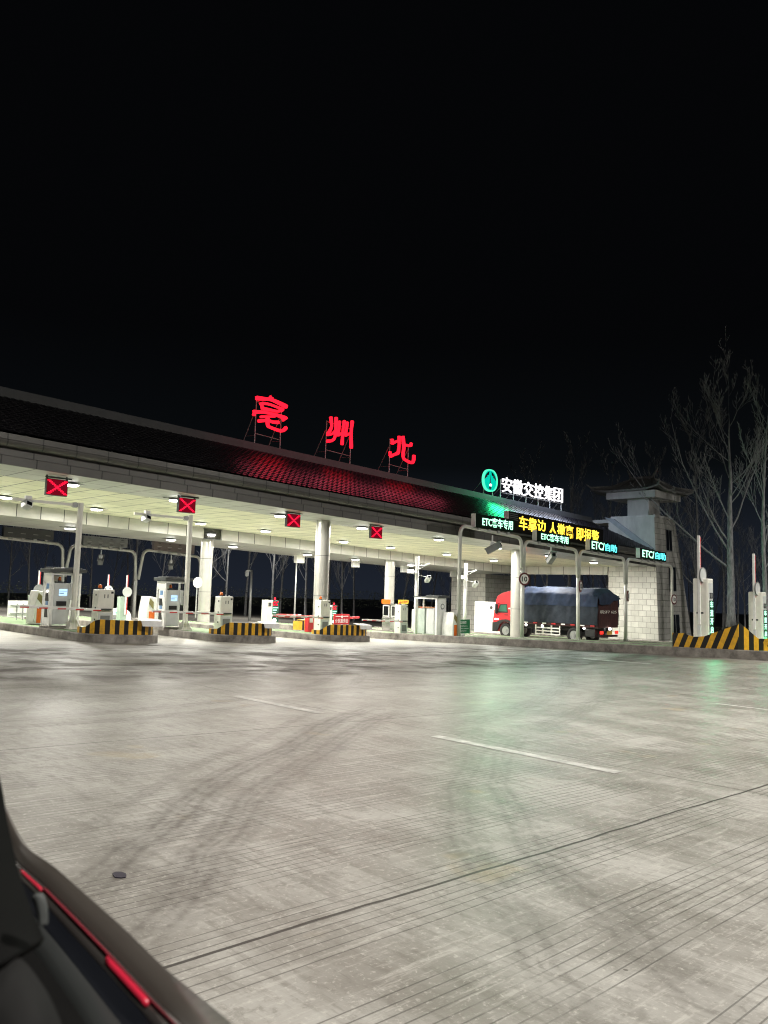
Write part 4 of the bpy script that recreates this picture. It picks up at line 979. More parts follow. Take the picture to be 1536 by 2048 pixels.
def sign_back(q0, q1, q2, label, m):
    a, b, c = AT(*q0, v=VQ-.1), AT(*q1, v=VQ-.1), AT(*q2, v=VQ-.1)
    t = thing('lane_sign', label, 'LED sign', (a.x, VQ-.1, c.z), 0, 'backs of the signs on the rear gantry')
    w = b.x-a.x; h = a.z-c.z; sl = (a.z-b.z)/w; sf = lambda p: (p[0], p[1], p[2]-sl*p[0])
    MB().box((0,-.12,0), (w,.2,h)).build('cabinet', m, t, xf=sf, bevel=.01)
    b_ = MB()
    for k in range(4): b_.box((w*(.08+.25*k),-.135,h*.40), (w*(.18+.25*k),-.122,h*.46))
    b_.build('handle', steel, t, xf=sf)
    b_ = MB()
    for k in range(4):
        for z in (.16,.74): b_.box((w*(.10+.25*k),-.13,h*z), (w*(.16+.25*k),-.122,h*(z+.07)))
    b_.build('vent_slots', dgrey, t, xf=sf)
    b_ = MB()
    for k in range(4): x = w*(.15+.24*k); b_.box((x-.12,-.05,-.16), (x+.12,.1,-.002))
    b_.build('bracket', steel, t, xf=sf)
sign_back((7,1053), (107,1062), (7,1073), 'dark grey back of the lane sign at the left edge', dgrey)
sign_back((166,1071), (254,1078), (166,1090), 'pale grey back of the lane sign between the first two rear frames', mgrey)
sign_back((307,1081), (388,1090), (307,1100), 'brownish grey back of the lane sign behind the second tall post', mat('sign_back_brown', (.17,.14,.13), .5))
for (q, lb) in (((203,1097),'small camera hanging under the second rear frame'), ((343,1108),'small camera hanging under the third rear frame')):
    p = AT(*q, v=VQ); hang_cam((p.x, VQ, p.z-.1), 2.6, lb, 1.5)
p = AT(395, 1165, v=40.5); t = thing('round_sign', 'round pale sign seen from behind at the left of the rear column', 'sign', (p.x, 40.5, isl(19,40.5)))
H = p.z-t.location.z; MB().disc((0,-.03,H), .30, .02, 'y', 24).build('plate', cream, t); MB().cyl((0,.03,0), (0,.03,H+.2), .035, 8).build('pole', steel, t)
# ------------------------------------------------------------------ stone towers
def loft(b_, lo, hi, mi=0, cap=True):
    n = len(lo); fs = [(i, (i+1) % n, n+(i+1) % n, n+i) for i in range(n)]
    if cap: fs += [tuple(range(n))[::-1], tuple(range(n, 2*n))]
    return b_.add(list(lo)+list(hi), fs, mi)
def tower(uI, uO0, uO1, vF0, vF1, vB_, zb, zt, label, windows, seen=True):
    t = thing('stone_tower', label, 'tower', (uI, vF0, zb))
    H = zt-zb; a = uO0-uI; a1 = uO1-uI; d1 = vF1-vF0; D = vB_-vF0
    b_ = MB(); lo = [(0,0,0),(a,0,0),(a,D,0),(0,D,0)]; hi = [(0,d1,H),(a1,d1,H),(a1,D,H),(0,D,H)]
    n = 4; vs_ = lo+hi
    zc = 5.90; f = zc/H; mid_ = [(x0+(x1-x0)*f, y0+(y1-y0)*f, zc) for (x0,y0,z0),(x1,y1,z1) in zip(lo, hi)]
    b_.add([lo[0],lo[3],mid_[3],mid_[0]], [(0,1,2,3)][::1], 0)                # inner face, stone in the lighter lamplit tone
    b_.add([lo[0],lo[1],hi[1],hi[0]], [(0,1,2,3)], 1)                        # road face, same stone painted darker for shade
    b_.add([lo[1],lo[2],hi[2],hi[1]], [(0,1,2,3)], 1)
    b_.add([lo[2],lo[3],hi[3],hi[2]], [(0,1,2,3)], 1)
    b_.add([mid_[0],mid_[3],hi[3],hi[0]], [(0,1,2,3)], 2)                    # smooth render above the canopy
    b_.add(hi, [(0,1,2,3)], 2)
    b_.build('wall', [brick_v, brick_shade, render_], t)
    for (x0, x1, z0, z1) in windows:
        f = lambda z: d1*z/H
        w_ = MB(); w_.add([(x0,f(z0)-.03,z0),(x1,f(z0)-.03,z0),(x1,f(z1)-.03,z1),(x0,f(z1)-.03,z1)], [(0,1,2,3)]); w_.add([(x0,f(z0)+.02,z0),(x1,f(z0)+.02,z0),(x1,f(z1)+.02,z1),(x0,f(z1)+.02,z1)], [(3,2,1,0)])
        wo = w_.build('window', mgrey, t)
        m_ = (x0+x1)/2; p_ = MB()
        for (p0, p1) in ((x0+.05, m_-.04), (m_+.04, x1-.05)): p_.add([(p0,f(z0)-.036,z0+.06),(p1,f(z0)-.036,z0+.06),(p1,f(z1)-.036,z1-.06),(p0,f(z1)-.036,z1-.06)], [(0,1,2,3)])
        p_.build('pane', dglass, wo)
    return t, H, a1, d1, D
SHEAR_Z = False
brick_v = jointed('lit_tone_stone_block', (.66,.65,.60), [], .6, (.24,.235,.21), var=.10, brick=(2,.425,1,.64,.026))  # lamplight on the inner face put into a lighter stone tone
zb = G(57.1, 28.6)-.1
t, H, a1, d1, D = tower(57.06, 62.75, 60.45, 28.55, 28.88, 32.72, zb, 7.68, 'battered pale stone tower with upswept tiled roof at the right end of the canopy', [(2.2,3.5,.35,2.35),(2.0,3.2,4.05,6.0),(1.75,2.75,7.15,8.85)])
o = t.location
b_ = MB(); b_.box((-.02,.25,H), (a1-.4,D-.2,H+.17)); b_.box((.1,D-2.6,H-.3), (a1*.6,D+2.8,H-.02)); b_.build('parapet', render_, t)
nA = AT(1297, 1010, v=29.75); u_n0, v_n0 = 57.75-o.x, 29.9-o.y
n0 = AT(1297, 1028, v=29.9); nL = AT(1255, 1028, u=n0.x); nR = AT(1319, 1030, v=29.9)
zs0 = AT(1310, 993, v=29.0).z-o.z; zs1 = AT(1310, 979, v=29.0).z-o.z
x0, y0 = n0.x-o.x, 29.9-o.y; x1, y1 = nR.x-o.x, nL.y-o.y
MB().box((x0, y0, H+.1), (x1, y1, zs0)).build('neck', render_, t)
s0 = AT(1310, 985, v=29.0); sL = AT(1212, 995, u=s0.x); sR = AT(1361, 1003, v=29.0)
sx0, sy0, sx1, sy1 = s0.x-o.x, 29.0-o.y, sR.x-o.x, sL.y-o.y
b_ = MB(); b_.box((sx0, sy0, zs0), (sx1, sy1, zs1)); b_.build('cornice_slab', render_, t)
b_ = MB()
for k in range(4): x = sx0+.35+k*(sx1-sx0-.7)/3.4; b_.box((x, sy0+.25, zs0-.03), (x+.30, sy0+1.1, zs0-.002))
b_.build('slab_coffer', white, t)
e0 = AT(1318, 973, v=28.5); eL = AT(1181, 991, u=e0.x); eR = AT(1388, 992, v=28.5)
ex0, ey0, ex1, ey1 = e0.x-o.x, 28.5-o.y, eR.x-o.x, eL.y-o.y; ze = zs1+.12; zr_ = ze+1.15
cx_, cy_ = (ex0+ex1)/2, (ey0+ey1)/2
def eave_z(x, y):
    """eave rises towards the corners"""
    fx = abs((x-cx_)/((ex1-ex0)/2)); fy = abs((y-cy_)/((ey1-ey0)/2)); return .30*max(0, min(fx, fy)-.45)**2/.3
b_ = MB(); NR = 9; NP = 96
ry = (ey1-ey0)*.16; rx = .25
per = []
for i in range(NP):
    s = 4*i/NP; k = int(s); f = s-k
    per.append([(ex0+(ex1-ex0)*f, ey0), (ex1, ey0+(ey1-ey0)*f), (ex1-(ex1-ex0)*f, ey1), (ex0, ey1-(ey1-ey0)*f)][k])
for r in range(NR+1):
    f = r/NR
    for i, (x, y) in enumerate(per):
        tx = max(cx_-rx, min(cx_+rx, x)); ty = max(cy_-ry, min(cy_+ry, y))
        z = ze+eave_z(x, y)*(1-f)**2+(zr_-ze)*(.75*f+.25*f*f) + (.045 if i % 2 else 0)
        b_.v.append((x+(tx-x)*f, y+(ty-y)*f, z))
for r in range(NR):
    for i in range(NP): b_.f.append([r*NP+i, r*NP+(i+1) % NP, (r+1)*NP+(i+1) % NP, (r+1)*NP+i]); b_.m.append(0)
k = len(b_.v)
b_.v += [(x, y, ze+eave_z(x, y)-.12) for (x, y) in per]
for i in range(NP): b_.f.append([k+i, k+(i+1) % NP, (i+1) % NP, i]); b_.m.append(0)
b_.f.append([k+i for i in range(NP)][::-1]); b_.m.append(0)
greytile = mat('grey_tile', (.20,.20,.195), .65, var=.3, scale=6)
b_.build('tiled_roof', greytile, t)
b_ = MB(); b_.box((cx_-.11, cy_-ry-.1, zr_-.12), (cx_+.11, cy_+ry+.1, zr_+.24))
for (px0, py0, qx, qy) in ((ex0,ey0,cx_,cy_-ry),(ex1,ey0,cx_,cy_-ry),(ex0,ey1,cx_,cy_+ry),(ex1,ey1,cx_,cy_+ry)):
    b_.tube([(qx,qy,zr_+.05), ((px0+qx)/2,(py0+qy)/2,ze+.52), (px0,py0,ze+.36), (px0+(px0-qx)*.12,py0+(py0-qy)*.10,ze+.62)], [.10,.09,.08,.04], 6)
for y, s in ((cy_-ry, -1), (cy_+ry, 1)): b_.tube([(cx_, y, zr_+.1), (cx_, y+s*.12, zr_+.42), (cx_, y+s*.40, zr_+.85)], [.13,.10,.05], 6)
b_.build('ridge_ornament', greytile, t)
b_ = MB(); b_.prism([(sy0+.3, zs0), (sy1, zs0), (sy1, zs0), (sy0+.3, zs0)], sx0, sx0+.01, 'x')
# flashing where the canopy roof meets the tower
p = [(VF-.2, ZS+1.15), (VF+.35, ZS+1.0), (VR-1.2, ZR+.35), (VR-2.0, ZR+.2)]
MB().prism([(y, z-SC*57.0) for y, z in p], 56.9, 57.04, 'x').build('roof_flashing', mat('flashing', (.24,.27,.30), .5), t)
for c in t.children:
    if c.name.startswith('roof_flashing'): c.location = (-o.x, -o.y, -o.z)
zb2 = G(57.1, 40)-.2
t2, *_r = tower(57.06, 62.5, 61.5, 44.85, 44.95, 48.9, zb2, ZS-.66-SC*57, 'pale stone tower base at the rear corner of the canopy, behind the truck cab', [])
# white equipment booth in the lane beside the truck
bx = AT(949, 1203, u=49.2)
t = thing('equipment_booth', 'plain white booth with small dark window just ahead of the red truck cab', 'booth', (49.2, bx.y-2.9, G(49.2,32)))
zt = bx.z-t.location.z
MB().box((0,0,0), (1.5,2.9,zt)).build('wall', white, t, bevel=.04)
b_ = MB(); b_.disc((-.01,1.25,zt-.42), .13, .01, 'x', 18); b_.build('extractor', dgrey, t)
MB().box((-.14,-.2,zt-.75), (-.002,.85,zt-.25)).build('air_conditioner', lgrey, t, bevel=.02)
o_ = MB().box((-.03,.05,.9), (-.002,.95,2.0)).build('window', black, t); MB().box((-.036,.12,.97), (-.031,.88,1.93)).build('pane', dglass, o_)
# ------------------------------------------------------------------ truck
TU, TV = 45.25, 26.7
tr = thing('cargo_truck', 'red cab cargo truck under a blue tarpaulin, stopped in a right hand lane', 'truck', (TU, TV, G(TU, 28)+.0))
TW, TL = 2.5, 5.85
def tarp(name, z0, z1, m, bulge, crest=False):
    """cloth draped over the load, with folds"""
    import mathutils
    NY, NX, NS = 70, 18, 10; b_ = MB(); nz = mathutils.noise
    prof_ = [(-.03-bulge, z0+(z1-.35-z0)*k/NS, 0) for k in range(NS)] + [(-.02+(TW+.04)*k/NX, 0, 1) for k in range(NX+1)] + [(TW+.03+bulge, z1-.35-(z1-.35-z0)*k/NS, 0) for k in range(1, NS+1)]
    for j in range(NY+1):
        y = -.04+(TL+.06)*j/NY
        crest_z = .09*nz.noise(Vector((y*1.1, 3, 0)))+.05*nz.noise(Vector((y*3.1, 9, 2)))
        for i, (x, z, top) in enumerate(prof_):
            if top:
                f = (x/TW)*2-1; z = z1+crest_z*.8-.32*abs(f)**2.6+.05*nz.noise(Vector((x*1.6, y*1.9, 4))) - .28*max(0, 1-y/.5)**2
                if crest and abs(f) < .7: z += .05
                x_ = x
            else:
                s = (z-z0)/(z1-z0); side = -1 if x < TW/2 else 1
                fold = .045*math.sin(y*7.3+3*nz.noise(Vector((y*.8, z*.5, side))))*(.3+.7*s)+.07*nz.noise(Vector((y*2.2+z*1.6, z*.9, side*7)))+.03*nz.noise(Vector((y*7+z*3, z*2, 5)))
                x_ = x+side*(fold+.03)
                z = z + (.06*nz.noise(Vector((y*1.3, 8, side))) if abs(z-z0) < .01 else 0)
            b_.v.append((x_, y, z))
    n = len(prof_)
    for j in range(NY):
        for i in range(n-1): b_.f.append([j*n+i, j*n+i+1, (j+1)*n+i+1, (j+1)*n+i][::-1]); b_.m.append(0)
    return b_, n, NY
blue = mat('blue_tarpaulin', (.028,.043,.085), .75, spec=.25, var=.3, scale=1.4, bump=.25)
bluegrey = mat('faded_blue_tarpaulin', (.038,.046,.062), .8, spec=.2, var=.3, scale=1.6, bump=.25)
b_, n, NY = tarp('side', 1.22, 3.0, bluegrey, 0.0); b_.build('side_curtain', bluegrey, tr, smooth=True)
b_, n, NY = tarp('top', 2.36, 3.52, blue, .05, True)
# rear flap hangs over the tail
import mathutils
b2 = MB(); NXr, NZr = 30, 12
for k in range(NZr+1):
    for i in range(NXr+1):
        f = i/NXr; low = 2.45+.55*abs(f-.25)+.18*mathutils.noise.noise(Vector((f*5, 1, 1)))
        zt_ = 3.50-.34*abs(2*f-1)**2.4-.20; z = zt_+(low-zt_)*k/NZr
        b2.v.append((-.05+(TW+.1)*f, -.06-.10*math.sin(k/NZr*2.2)-.05*mathutils.noise.noise(Vector((f*8, z*1.5, 3))), z))
for k in range(NZr):
    for i in range(NXr): a = k*(NXr+1)+i; b2.f.append([a, a+1, a+NXr+2, a+NXr+1]); b2.m.append(0)
b_.build('top_tarpaulin', blue, tr, smooth=True); b2.build('rear_flap', blue, tr, smooth=True)
b_ = MB(); b_.box((.02,.0,1.05), (TW-.02,TL,1.22)); b_.box((.05,.02,1.22), (TW-.05,TL-.02,3.0)); b_.build('cargo_body', tarred, tr)
b_ = MB()
for k in range(10): b_.box((.05+.245*k,-.035,1.12), (.05+.245*k+.03,-.002,2.75))
for z in (1.12,1.7,2.3): b_.box((.03,-.045,z), (TW-.03,-.036,z+.06))
ro = b_.build('rear_door', tarred, tr)
MB().box((.05,-.03,1.10), (TW-.05,-.001,2.8)).build('door_leaf', tarred, ro)
text_fit('lettering', '皖SF7 625', cream, ro, .25, TW-.25, 1.95, 2.17, -.05, extrude=.002)
b_ = MB()
for k in range(8): b_.box((-.03,.2+k*.72,1.12), (-.004,.2+k*.72+.30,1.20), k % 2)
b_.build('side_reflector', [redwhite, white], tr)
b_ = MB(); b_.box((.75,-.0,.72), (.95,7.2,1.04)); b_.box((1.55,0,.72), (1.75,7.2,1.04)); b_.build('chassis', black, tr)
b_ = MB(); b_.box((.02,2.75,.42), (.10,4.7,.50)); b_.box((.02,2.75,.62), (.10,4.7,.70)); b_.box((.02,2.75,.82), (.10,4.7,.90))
for y in (2.75,3.4,4.05,4.62): b_.box((.03,y,.40), (.12,y+.08,1.04))
b_.build('side_guard', cream, tr)
b_ = MB(); b_.box((.15,.25,.45), (.55,1.0,.95)); b_.build('tool_box', black, tr, bevel=.03)
b_ = MB(); b_.box((.2,-.10,.48), (TW-.2,-.02,.60)); b_.build('rear_bumper', tarred, tr)
for x in (.16, TW-.5): b_ = MB(); b_.box((x,-.13,.66), (x+.34,-.06,.86)); b_.build('tail_light', e_tail, tr, bevel=.02)
b_ = MB(); b_.box((.95,-.13,.62), (1.55,-.10,.84)); b_.build('number_plate', mat('plate_yellow', (.70,.42,.08), .5), tr)
b_ = MB(); b_.box((1.18,-.13,.92), (1.42,-.10,1.06)); b_.build('plate_lamp', e_lampy, tr)
for y in (.95, 4.1, 5.4): b_ = MB(); b_.disc((-.035,y,.98), .075, .04, 'x', 12); b_.build('side_lamp', e_lampy, tr)
def wheel(x, y, d):
    b_ = MB(); R = .50; w_ = .30*d; n = 28
    prof_ = [(x+.02*d, R*.60), (x, R*.72), (x, R*.92), (x+.04*d, R), (x+w_, R), (x+w_, R*.6)]
    for (xx, rr) in prof_:
        for k in range(n): b_.v.append((xx, y+rr*math.cos(2*math.pi*k/n), R+rr*math.sin(2*math.pi*k/n)))
    for q in range(len(prof_)-1):
        for k in range(n): b_.f.append([q*n+k, q*n+(k+1) % n, (q+1)*n+(k+1) % n, (q+1)*n+k]); b_.m.append(0)
    wo = b_.build('wheel', mat('tyre_rubber', (.020,.020,.020), .8), tr, smooth=True)
    b_ = MB(); b_.disc((x+.05*d,y,R), R*.62, .03*d, 'x', 24); b_.disc((x+.0*d,y,R), R*.24, .05*d, 'x', 16)
    for k in range(8): b_.disc((x+.035*d, y+R*.42*math.cos(k*.785), R+R*.42*math.sin(k*.785)), .05, .015*d, 'x', 8)
    b_.build('rim', steel, wo)
for x, d in ((.02, 1), (TW-.02, -1)):
    for y in (1.75, 7.15): wheel(x, y, d)
cabp = [(6.05,1.02),(6.05,3.18),(6.35,3.30),(6.75,3.24),(7.45,3.08),(7.86,2.86),(8.00,2.55),(8.14,1.75),(8.22,1.30),(8.24,.42),(7.86,.42),(7.80,.72),(7.66,.98),(7.42,1.14),(7.15,1.18),(6.88,1.14),(6.66,.98),(6.55,.78),(6.52,1.02)]
MB().prism(cabp, .02, TW-.02, 'x').build('cab', red, tr, bevel=.03, seg=3)
o_ = MB().prism([(6.95,1.72),(7.02,2.32),(7.60,2.30),(7.86,1.78),(7.80,1.70)], .004, .017, 'x').build('side_window', black, tr)
MB().prism([(7.02,1.80),(7.08,2.25),(7.56,2.23),(7.76,1.80)], -.004, .003, 'x').build('pane', mat('green_glass', (.07,.20,.14), .08, spec=.8), o_)
MB().prism([(6.30,1.72),(6.30,2.32),(6.55,2.32),(6.58,1.72)], .004, .017, 'x').build('quarter_window', black, tr)
MB().prism([(6.72,1.20),(6.62,1.05),(6.50,.80),(6.50,.60),(6.58,.60),(6.72,.92),(6.92,1.08),(7.15,1.12),(7.40,1.08),(7.60,.92),(7.74,.62),(7.80,.40),(8.26,.40),(8.26,1.02),(7.90,1.06),(7.62,1.20),(7.15,1.28)], -.01, .019, 'x').build('arch_trim', black, tr, bevel=.01)
b_ = MB(); b_.box((.1,8.0,.40), (TW-.1,8.30,1.0)); b_.build('front_bumper', black, tr, bevel=.05)
b_ = MB(); b_.add([(.18,8.10,1.60),(TW-.18,8.10,1.60),(TW-.25,7.93,2.40),(.25,7.93,2.40)], [(3,2,1,0)]); wo = b_.build('windscreen', dglass, tr); wo.location = (0,.09,.0)
b_ = MB(); b_.box((-.26,7.72,1.65), (-.08,7.86,2.30)); mo = b_.build('mirror', black, tr, bevel=.03)
MB().tube([(.02,7.7,2.34), (-.16,7.8,2.32), (-.16,7.8,1.62), (.02,7.7,1.6)], .022, 6).build('mirror_bracket', black, mo)
b_ = MB(); b_.box((-.03,6.95,1.55), (.016,7.20,1.60)); b_.build('door_handle', black, tr)
b_ = MB(); b_.box((-.004,7.75,1.22), (.018,8.05,1.30)); b_.build('turn_signal', e_lampy, tr)
b_ = MB(); b_.box((-.004,6.35,1.98), (.014,6.9,2.07)); b_.build('white_decal', white, tr); MB().box((-.004,6.5,1.50), (.014,6.75,1.58)).build('white_decal', white, tr)
b_ = MB()
for x in (.35, 1.0, 1.5, 2.15): b_.box((x-.10,6.4,3.28), (x+.10,6.56,3.38))
b_.tube([(.25,7.55,3.06), (TW-.25,7.55,3.06)], .035, 8); b_.build('roof_lamp', redwhite, tr)
b_ = MB(); b_.box((.05,5.87,1.0), (TW-.05,5.98,2.9)); b_.build('air_shroud', black, tr)
# ------------------------------------------------------------------ lettered boom machines on the right
def led_machine(u_, q, qt, label, txt):
    p = AT(*q, u=u_); pt = AT(*qt, u=u_)
    t = thing('boom_machine', label, 'boom machine', (u_, p.y, isl(u_, p.y)), 0, 'tall boom machines with green vertical lettering')
    H = pt.z-t.location.z; w, d = .50, .62
    MB().box((0,0,0), (w,d,H)).build('body', cream, t, bevel=.04)
    b_ = MB(); b_.box((-.012,.06,.25), (.002,d-.12,H-.12)); do = b_.build('side_door', cream, t, bevel=.008)
    b_ = MB(); b_.box((-.024,d*.30,H*.50), (-.010,d*.75,H*.50+.07)); b_.build('door_handle', dgrey, do)
    b_ = MB(); b_.box((.05,-.014,H*.08), (w-.06,.002,H-.18)); b_.build('front_frame', lgrey, t, bevel=.006)
    b_ = MB(); b_.box((.12,-.022,H*.72), (w-.10,-.013,H*.80)); fo = b_.build('camera_window', black, t); b_ = MB(); b_.disc((w/2,-.03,H*.76), .09, .008, 'y', 16); b_.build('lens', mgrey, fo)
    b_ = MB(); b_.box((.09,-.026,H*.22), (w-.06,-.0145,H*.69)); po = b_.build('text_panel', mat('panel_black_green', (.004,.05,.02), .4), t)
    for k, ch in enumerate(txt): text_fit('lettering', ch, e_greenw, po, .13, w-.10, H*(.585-.118*k), H*(.585-.118*k)+H*.095, -.034, bold=.02, extrude=.004)
    b_ = MB(); b_.box((.09,-.026,H*.12), (w-.06,-.0145,H*.21)); b_.build('green_bar', e_green, t); al = area('sign_light', (w*.5, -.05, H*.42), 26, .35, (.10,1,.40), parent=t, rot=(math.radians(-88),0,0), shape='RECTANGLE'); al.data.size_y = H*.45
    beacon(t, (w*.6,d*.5,H), orange, .09)
    b_ = MB(); za, zb_ = H*.35, H+1.72; x0 = -.10
    b_.box((x0-.075,d*.4,za), (x0+.0,d*.4+.10,zb_), 0); b_.box((x0+.001,d*.4+.002,H*.9), (x0+.06,d*.4+.098,zb_-.06), 1); b_.build('boom_arm', [white, redwhite], t, bevel=.008)
    b_ = MB(); b_.disc((x0+.10,d*.4-.06,H+.14), .29, .03, 'y', 28); so = b_.build('round_sign', lgrey, t)
    ring([(x0+.10+.31*math.cos(a), H+.14+.31*math.sin(a)) for a in [2*math.pi*k/28 for k in range(28)]], [(x0+.10+.275*math.cos(a), H+.14+.275*math.sin(a)) for a in [2*math.pi*k/28 for k in range(28)]], d*.4-.068, .04).build('rim', mgrey, so)
    b_ = MB(); b_.box((x0-.06,d*.4,.12), (x0+.03,d*.4+.12,H*.34)); b_.build('counterweight', lgrey, t)
    return t
led_machine(31.75, (1417,1290), (1417,1157), 'tall white boom machine with green vertical lettering 车道开启 behind the peaked guard', '车道开启')
led_machine(37.55, (1526,1290), (1526,1184), 'tall white boom machine with green lettering cut by the right edge of the photo', '车道开启')
# ------------------------------------------------------------------ hedge and trees
def hedge_row(a, b, h, w, label, n):
    t = thing('clipped_hedge', label, 'hedge', (a[0], a[1], G(*a)))
    b_ = MB(); L = Vector((b[0]-a[0], b[1]-a[1], 0)); D = L.normalized(); N = Vector((-D.y, D.x, 0)); rnd = random.Random(3)
    for i in range(n):
        p = L*rnd.random()+N*((rnd.random()-.5)*w)+Vector((0,0,h*rnd.random()**.6*(1+.12*math.sin(i*.37))))
        s = .05+.05*rnd.random(); q = [Vector((rnd.uniform(-1,1), rnd.uniform(-1,1), rnd.uniform(-1,1)))*s for _ in range(3)]
        b_.add([p+q[0], p+q[1], p+q[2]], [(0,1,2)])
    b_.build('foliage', hedge, t); return t
hedge_row((63.5, 27.5), (66.5, 4), 1.5, 1.1, 'low dark clipped hedge behind the peaked guard on the right', 7000)
hedge_row((12, 58), (75, 60), 1.7, 1.5, 'long dark hedge beyond the canopy, below the bare trees', 9000)
def grow(seed, H, r0, first, nprim, spread, up, depth=3, dens=1.0, twig=.011):
    """bare tree: returns trunk and crown"""
    rnd = random.Random(seed); tk, cr = MB(), MB()
    def path(p, d, L, r, segs, curl, upw):
        pts = [p.copy()]; rs = [r]
        for i in range(segs):
            d = (d+Vector((rnd.gauss(0,curl), rnd.gauss(0,curl), rnd.gauss(0,curl)*.6+upw))).normalized()
            p = p+d*(L/segs); pts.append(p.copy()); rs.append(max(twig, r*(1-.72*(i+1)/segs)))
        return pts, rs
    pts, rs = path(Vector((0,0,0)), Vector((rnd.gauss(0,.02), rnd.gauss(0,.02), 1)), H, r0, 16, .035, .12)
    for i in range(len(rs)): rs[i] = max(twig*1.3, r0*(1-(i/16))**.85)
    rs[0] *= 1.25
    tk.tube(pts, rs, 9)
    def sub(pts, rs, L, lev, f0, cnt, ang):
        k = len(pts)-1
        for c in range(cnt):
            f = f0+(1-f0)*(c+rnd.random()*.9)/cnt; i = min(k-1, int(f*k)); p = pts[i].lerp(pts[i+1], f*k-i); d = (pts[i+1]-pts[i]).normalized()
            o = d.orthogonal(); o.rotate(Matrix.Rotation(rnd.uniform(0, 6.28), 3, d)); a = ang*(1 if lev == 0 else .8)*rnd.uniform(.6, 1.25)
            dd = (d*math.cos(a)+o*math.sin(a)).normalized(); r = max(twig, min(rs[i]*.62, rs[i]*rnd.uniform(.26,.46)))
            l = L*rnd.uniform(.55, 1.1)*(1-.55*f)
            P, R = path(p, dd, l, r, 6 if lev == 0 else 5 if lev == 1 else 3, .07, up)
            cr.tube(P, R, 5 if lev == 0 else 4 if lev == 1 else 3, cap=False)
            if lev+1 < depth: sub(P, R, l*.55, lev+1, .18, max(3, int((7 if lev == 0 else 5)*dens)), .55)
    sub(pts, rs, H*spread, 0, first, nprim, .62)
    return tk, cr
def tree(variant, label, cat='tree', group=None):
    t = thing('bare_tree', label, cat, (0,0,0), 0, group); variant[0].build('trunk', bark, t, smooth=True); variant[1].build('crown', twigm, t); return t
VX = 'bare poplars in the dark wood behind the plaza'
big = grow(11, 18.2, .32, .26, 15, .78, .16, 4, 1.15, .009)
tb = tree(big, 'tall bare poplar with pale ringed trunk behind the boom machines on the right')
p = AT(1462, 1235, d=1); dd = 66
p = AT(1462, 1238, d=dd/math.hypot(ray(1462,1238).x, ray(1462,1238).y)); tb.location = (p.x, p.y, p.z-.6); tb.scale = (1, 1, .92)
rings = MB(); rnd = random.Random(4)
s1 = grow(21, 17.5, .17, .22, 12, .42, .16, 3, 1.0, .012); s2 = grow(35, 16, .15, .25, 11, .45, .15, 3, 1.0, .012); s3 = grow(52, 18.5, .19, .30, 13, .38, .18, 3, 1.0, .012)
protos = [tree(v, 'bare poplar among many in the dark wood behind the canopy', group=VX) for v in (s1, s2, s3)]
used = [0, 0, 0]
def put(x, y, k, s, rz):
    lb = None
    if used[k] == 0: o = protos[k]; o.location = (x, y, G(x, y)-.3); o.rotation_euler = (0,0,rz)
    else: o = dup(protos[k], (x, y, G(x, y)-.3), rz)
    o.scale = (s, s, s); used[k] += 1; return o
def at_px(px, y, D):
    R = ray(px, y); k = D/math.hypot(R.x, R.y); return R.x*k, R.y*k
rnd = random.Random(9)
# trees that stand out right of the big one and over the roof
for (px, D, k, s, rz, lb) in ((1530, 62, 2, 1.0, 1.2, 'bare poplar at the right edge of the photo, beside the tall ringed one'), (1395, 78, 0, 1.12, .4, 'slender bare poplar between the stone tower and the tall ringed one'),
                      (1140, 82, 2, 1.04, 2.2, 'bare poplar rising above the white rooftop characters'), (1215, 84, 0, 1.02, 4.0, 'bare poplar rising just left of the stone tower roof'), (1060, 92, 1, 1.18, 5.0, 'bare poplar rising behind the teal emblem'), (800, 88, 1, .86, .3, 'bare poplar rising behind the red character 北')):
    x, y = at_px(px, 1200, D); o = put(x, y, k, s, rz); o['label'] = lb; o['group'] = 'bare poplars showing above the roof'
xs = [20+ i*37 for i in range(40)]
for i, px in enumerate(xs):
    D = 76+rnd.uniform(0, 30); x, y = at_px(px+rnd.uniform(-15, 15), 1200, D)
    if y < 62 and x < 64: y = 62+rnd.uniform(0, 8)
    o = put(x, y, rnd.randrange(3), rnd.uniform(.62, .92), rnd.uniform(0, 6.28)); o['label'] = 'bare poplar among many in the dark wood behind the canopy'; o['group'] = VX
for i in range(14):
    x, y = at_px(1190+i*28+rnd.uniform(-10, 10), 1200, rnd.uniform(74, 105)); o = put(x, y, rnd.randrange(3), rnd.uniform(.6, .9), rnd.uniform(0, 6.28)); o['label'] = 'bare poplar among many in the dark wood behind the canopy'; o['group'] = VX
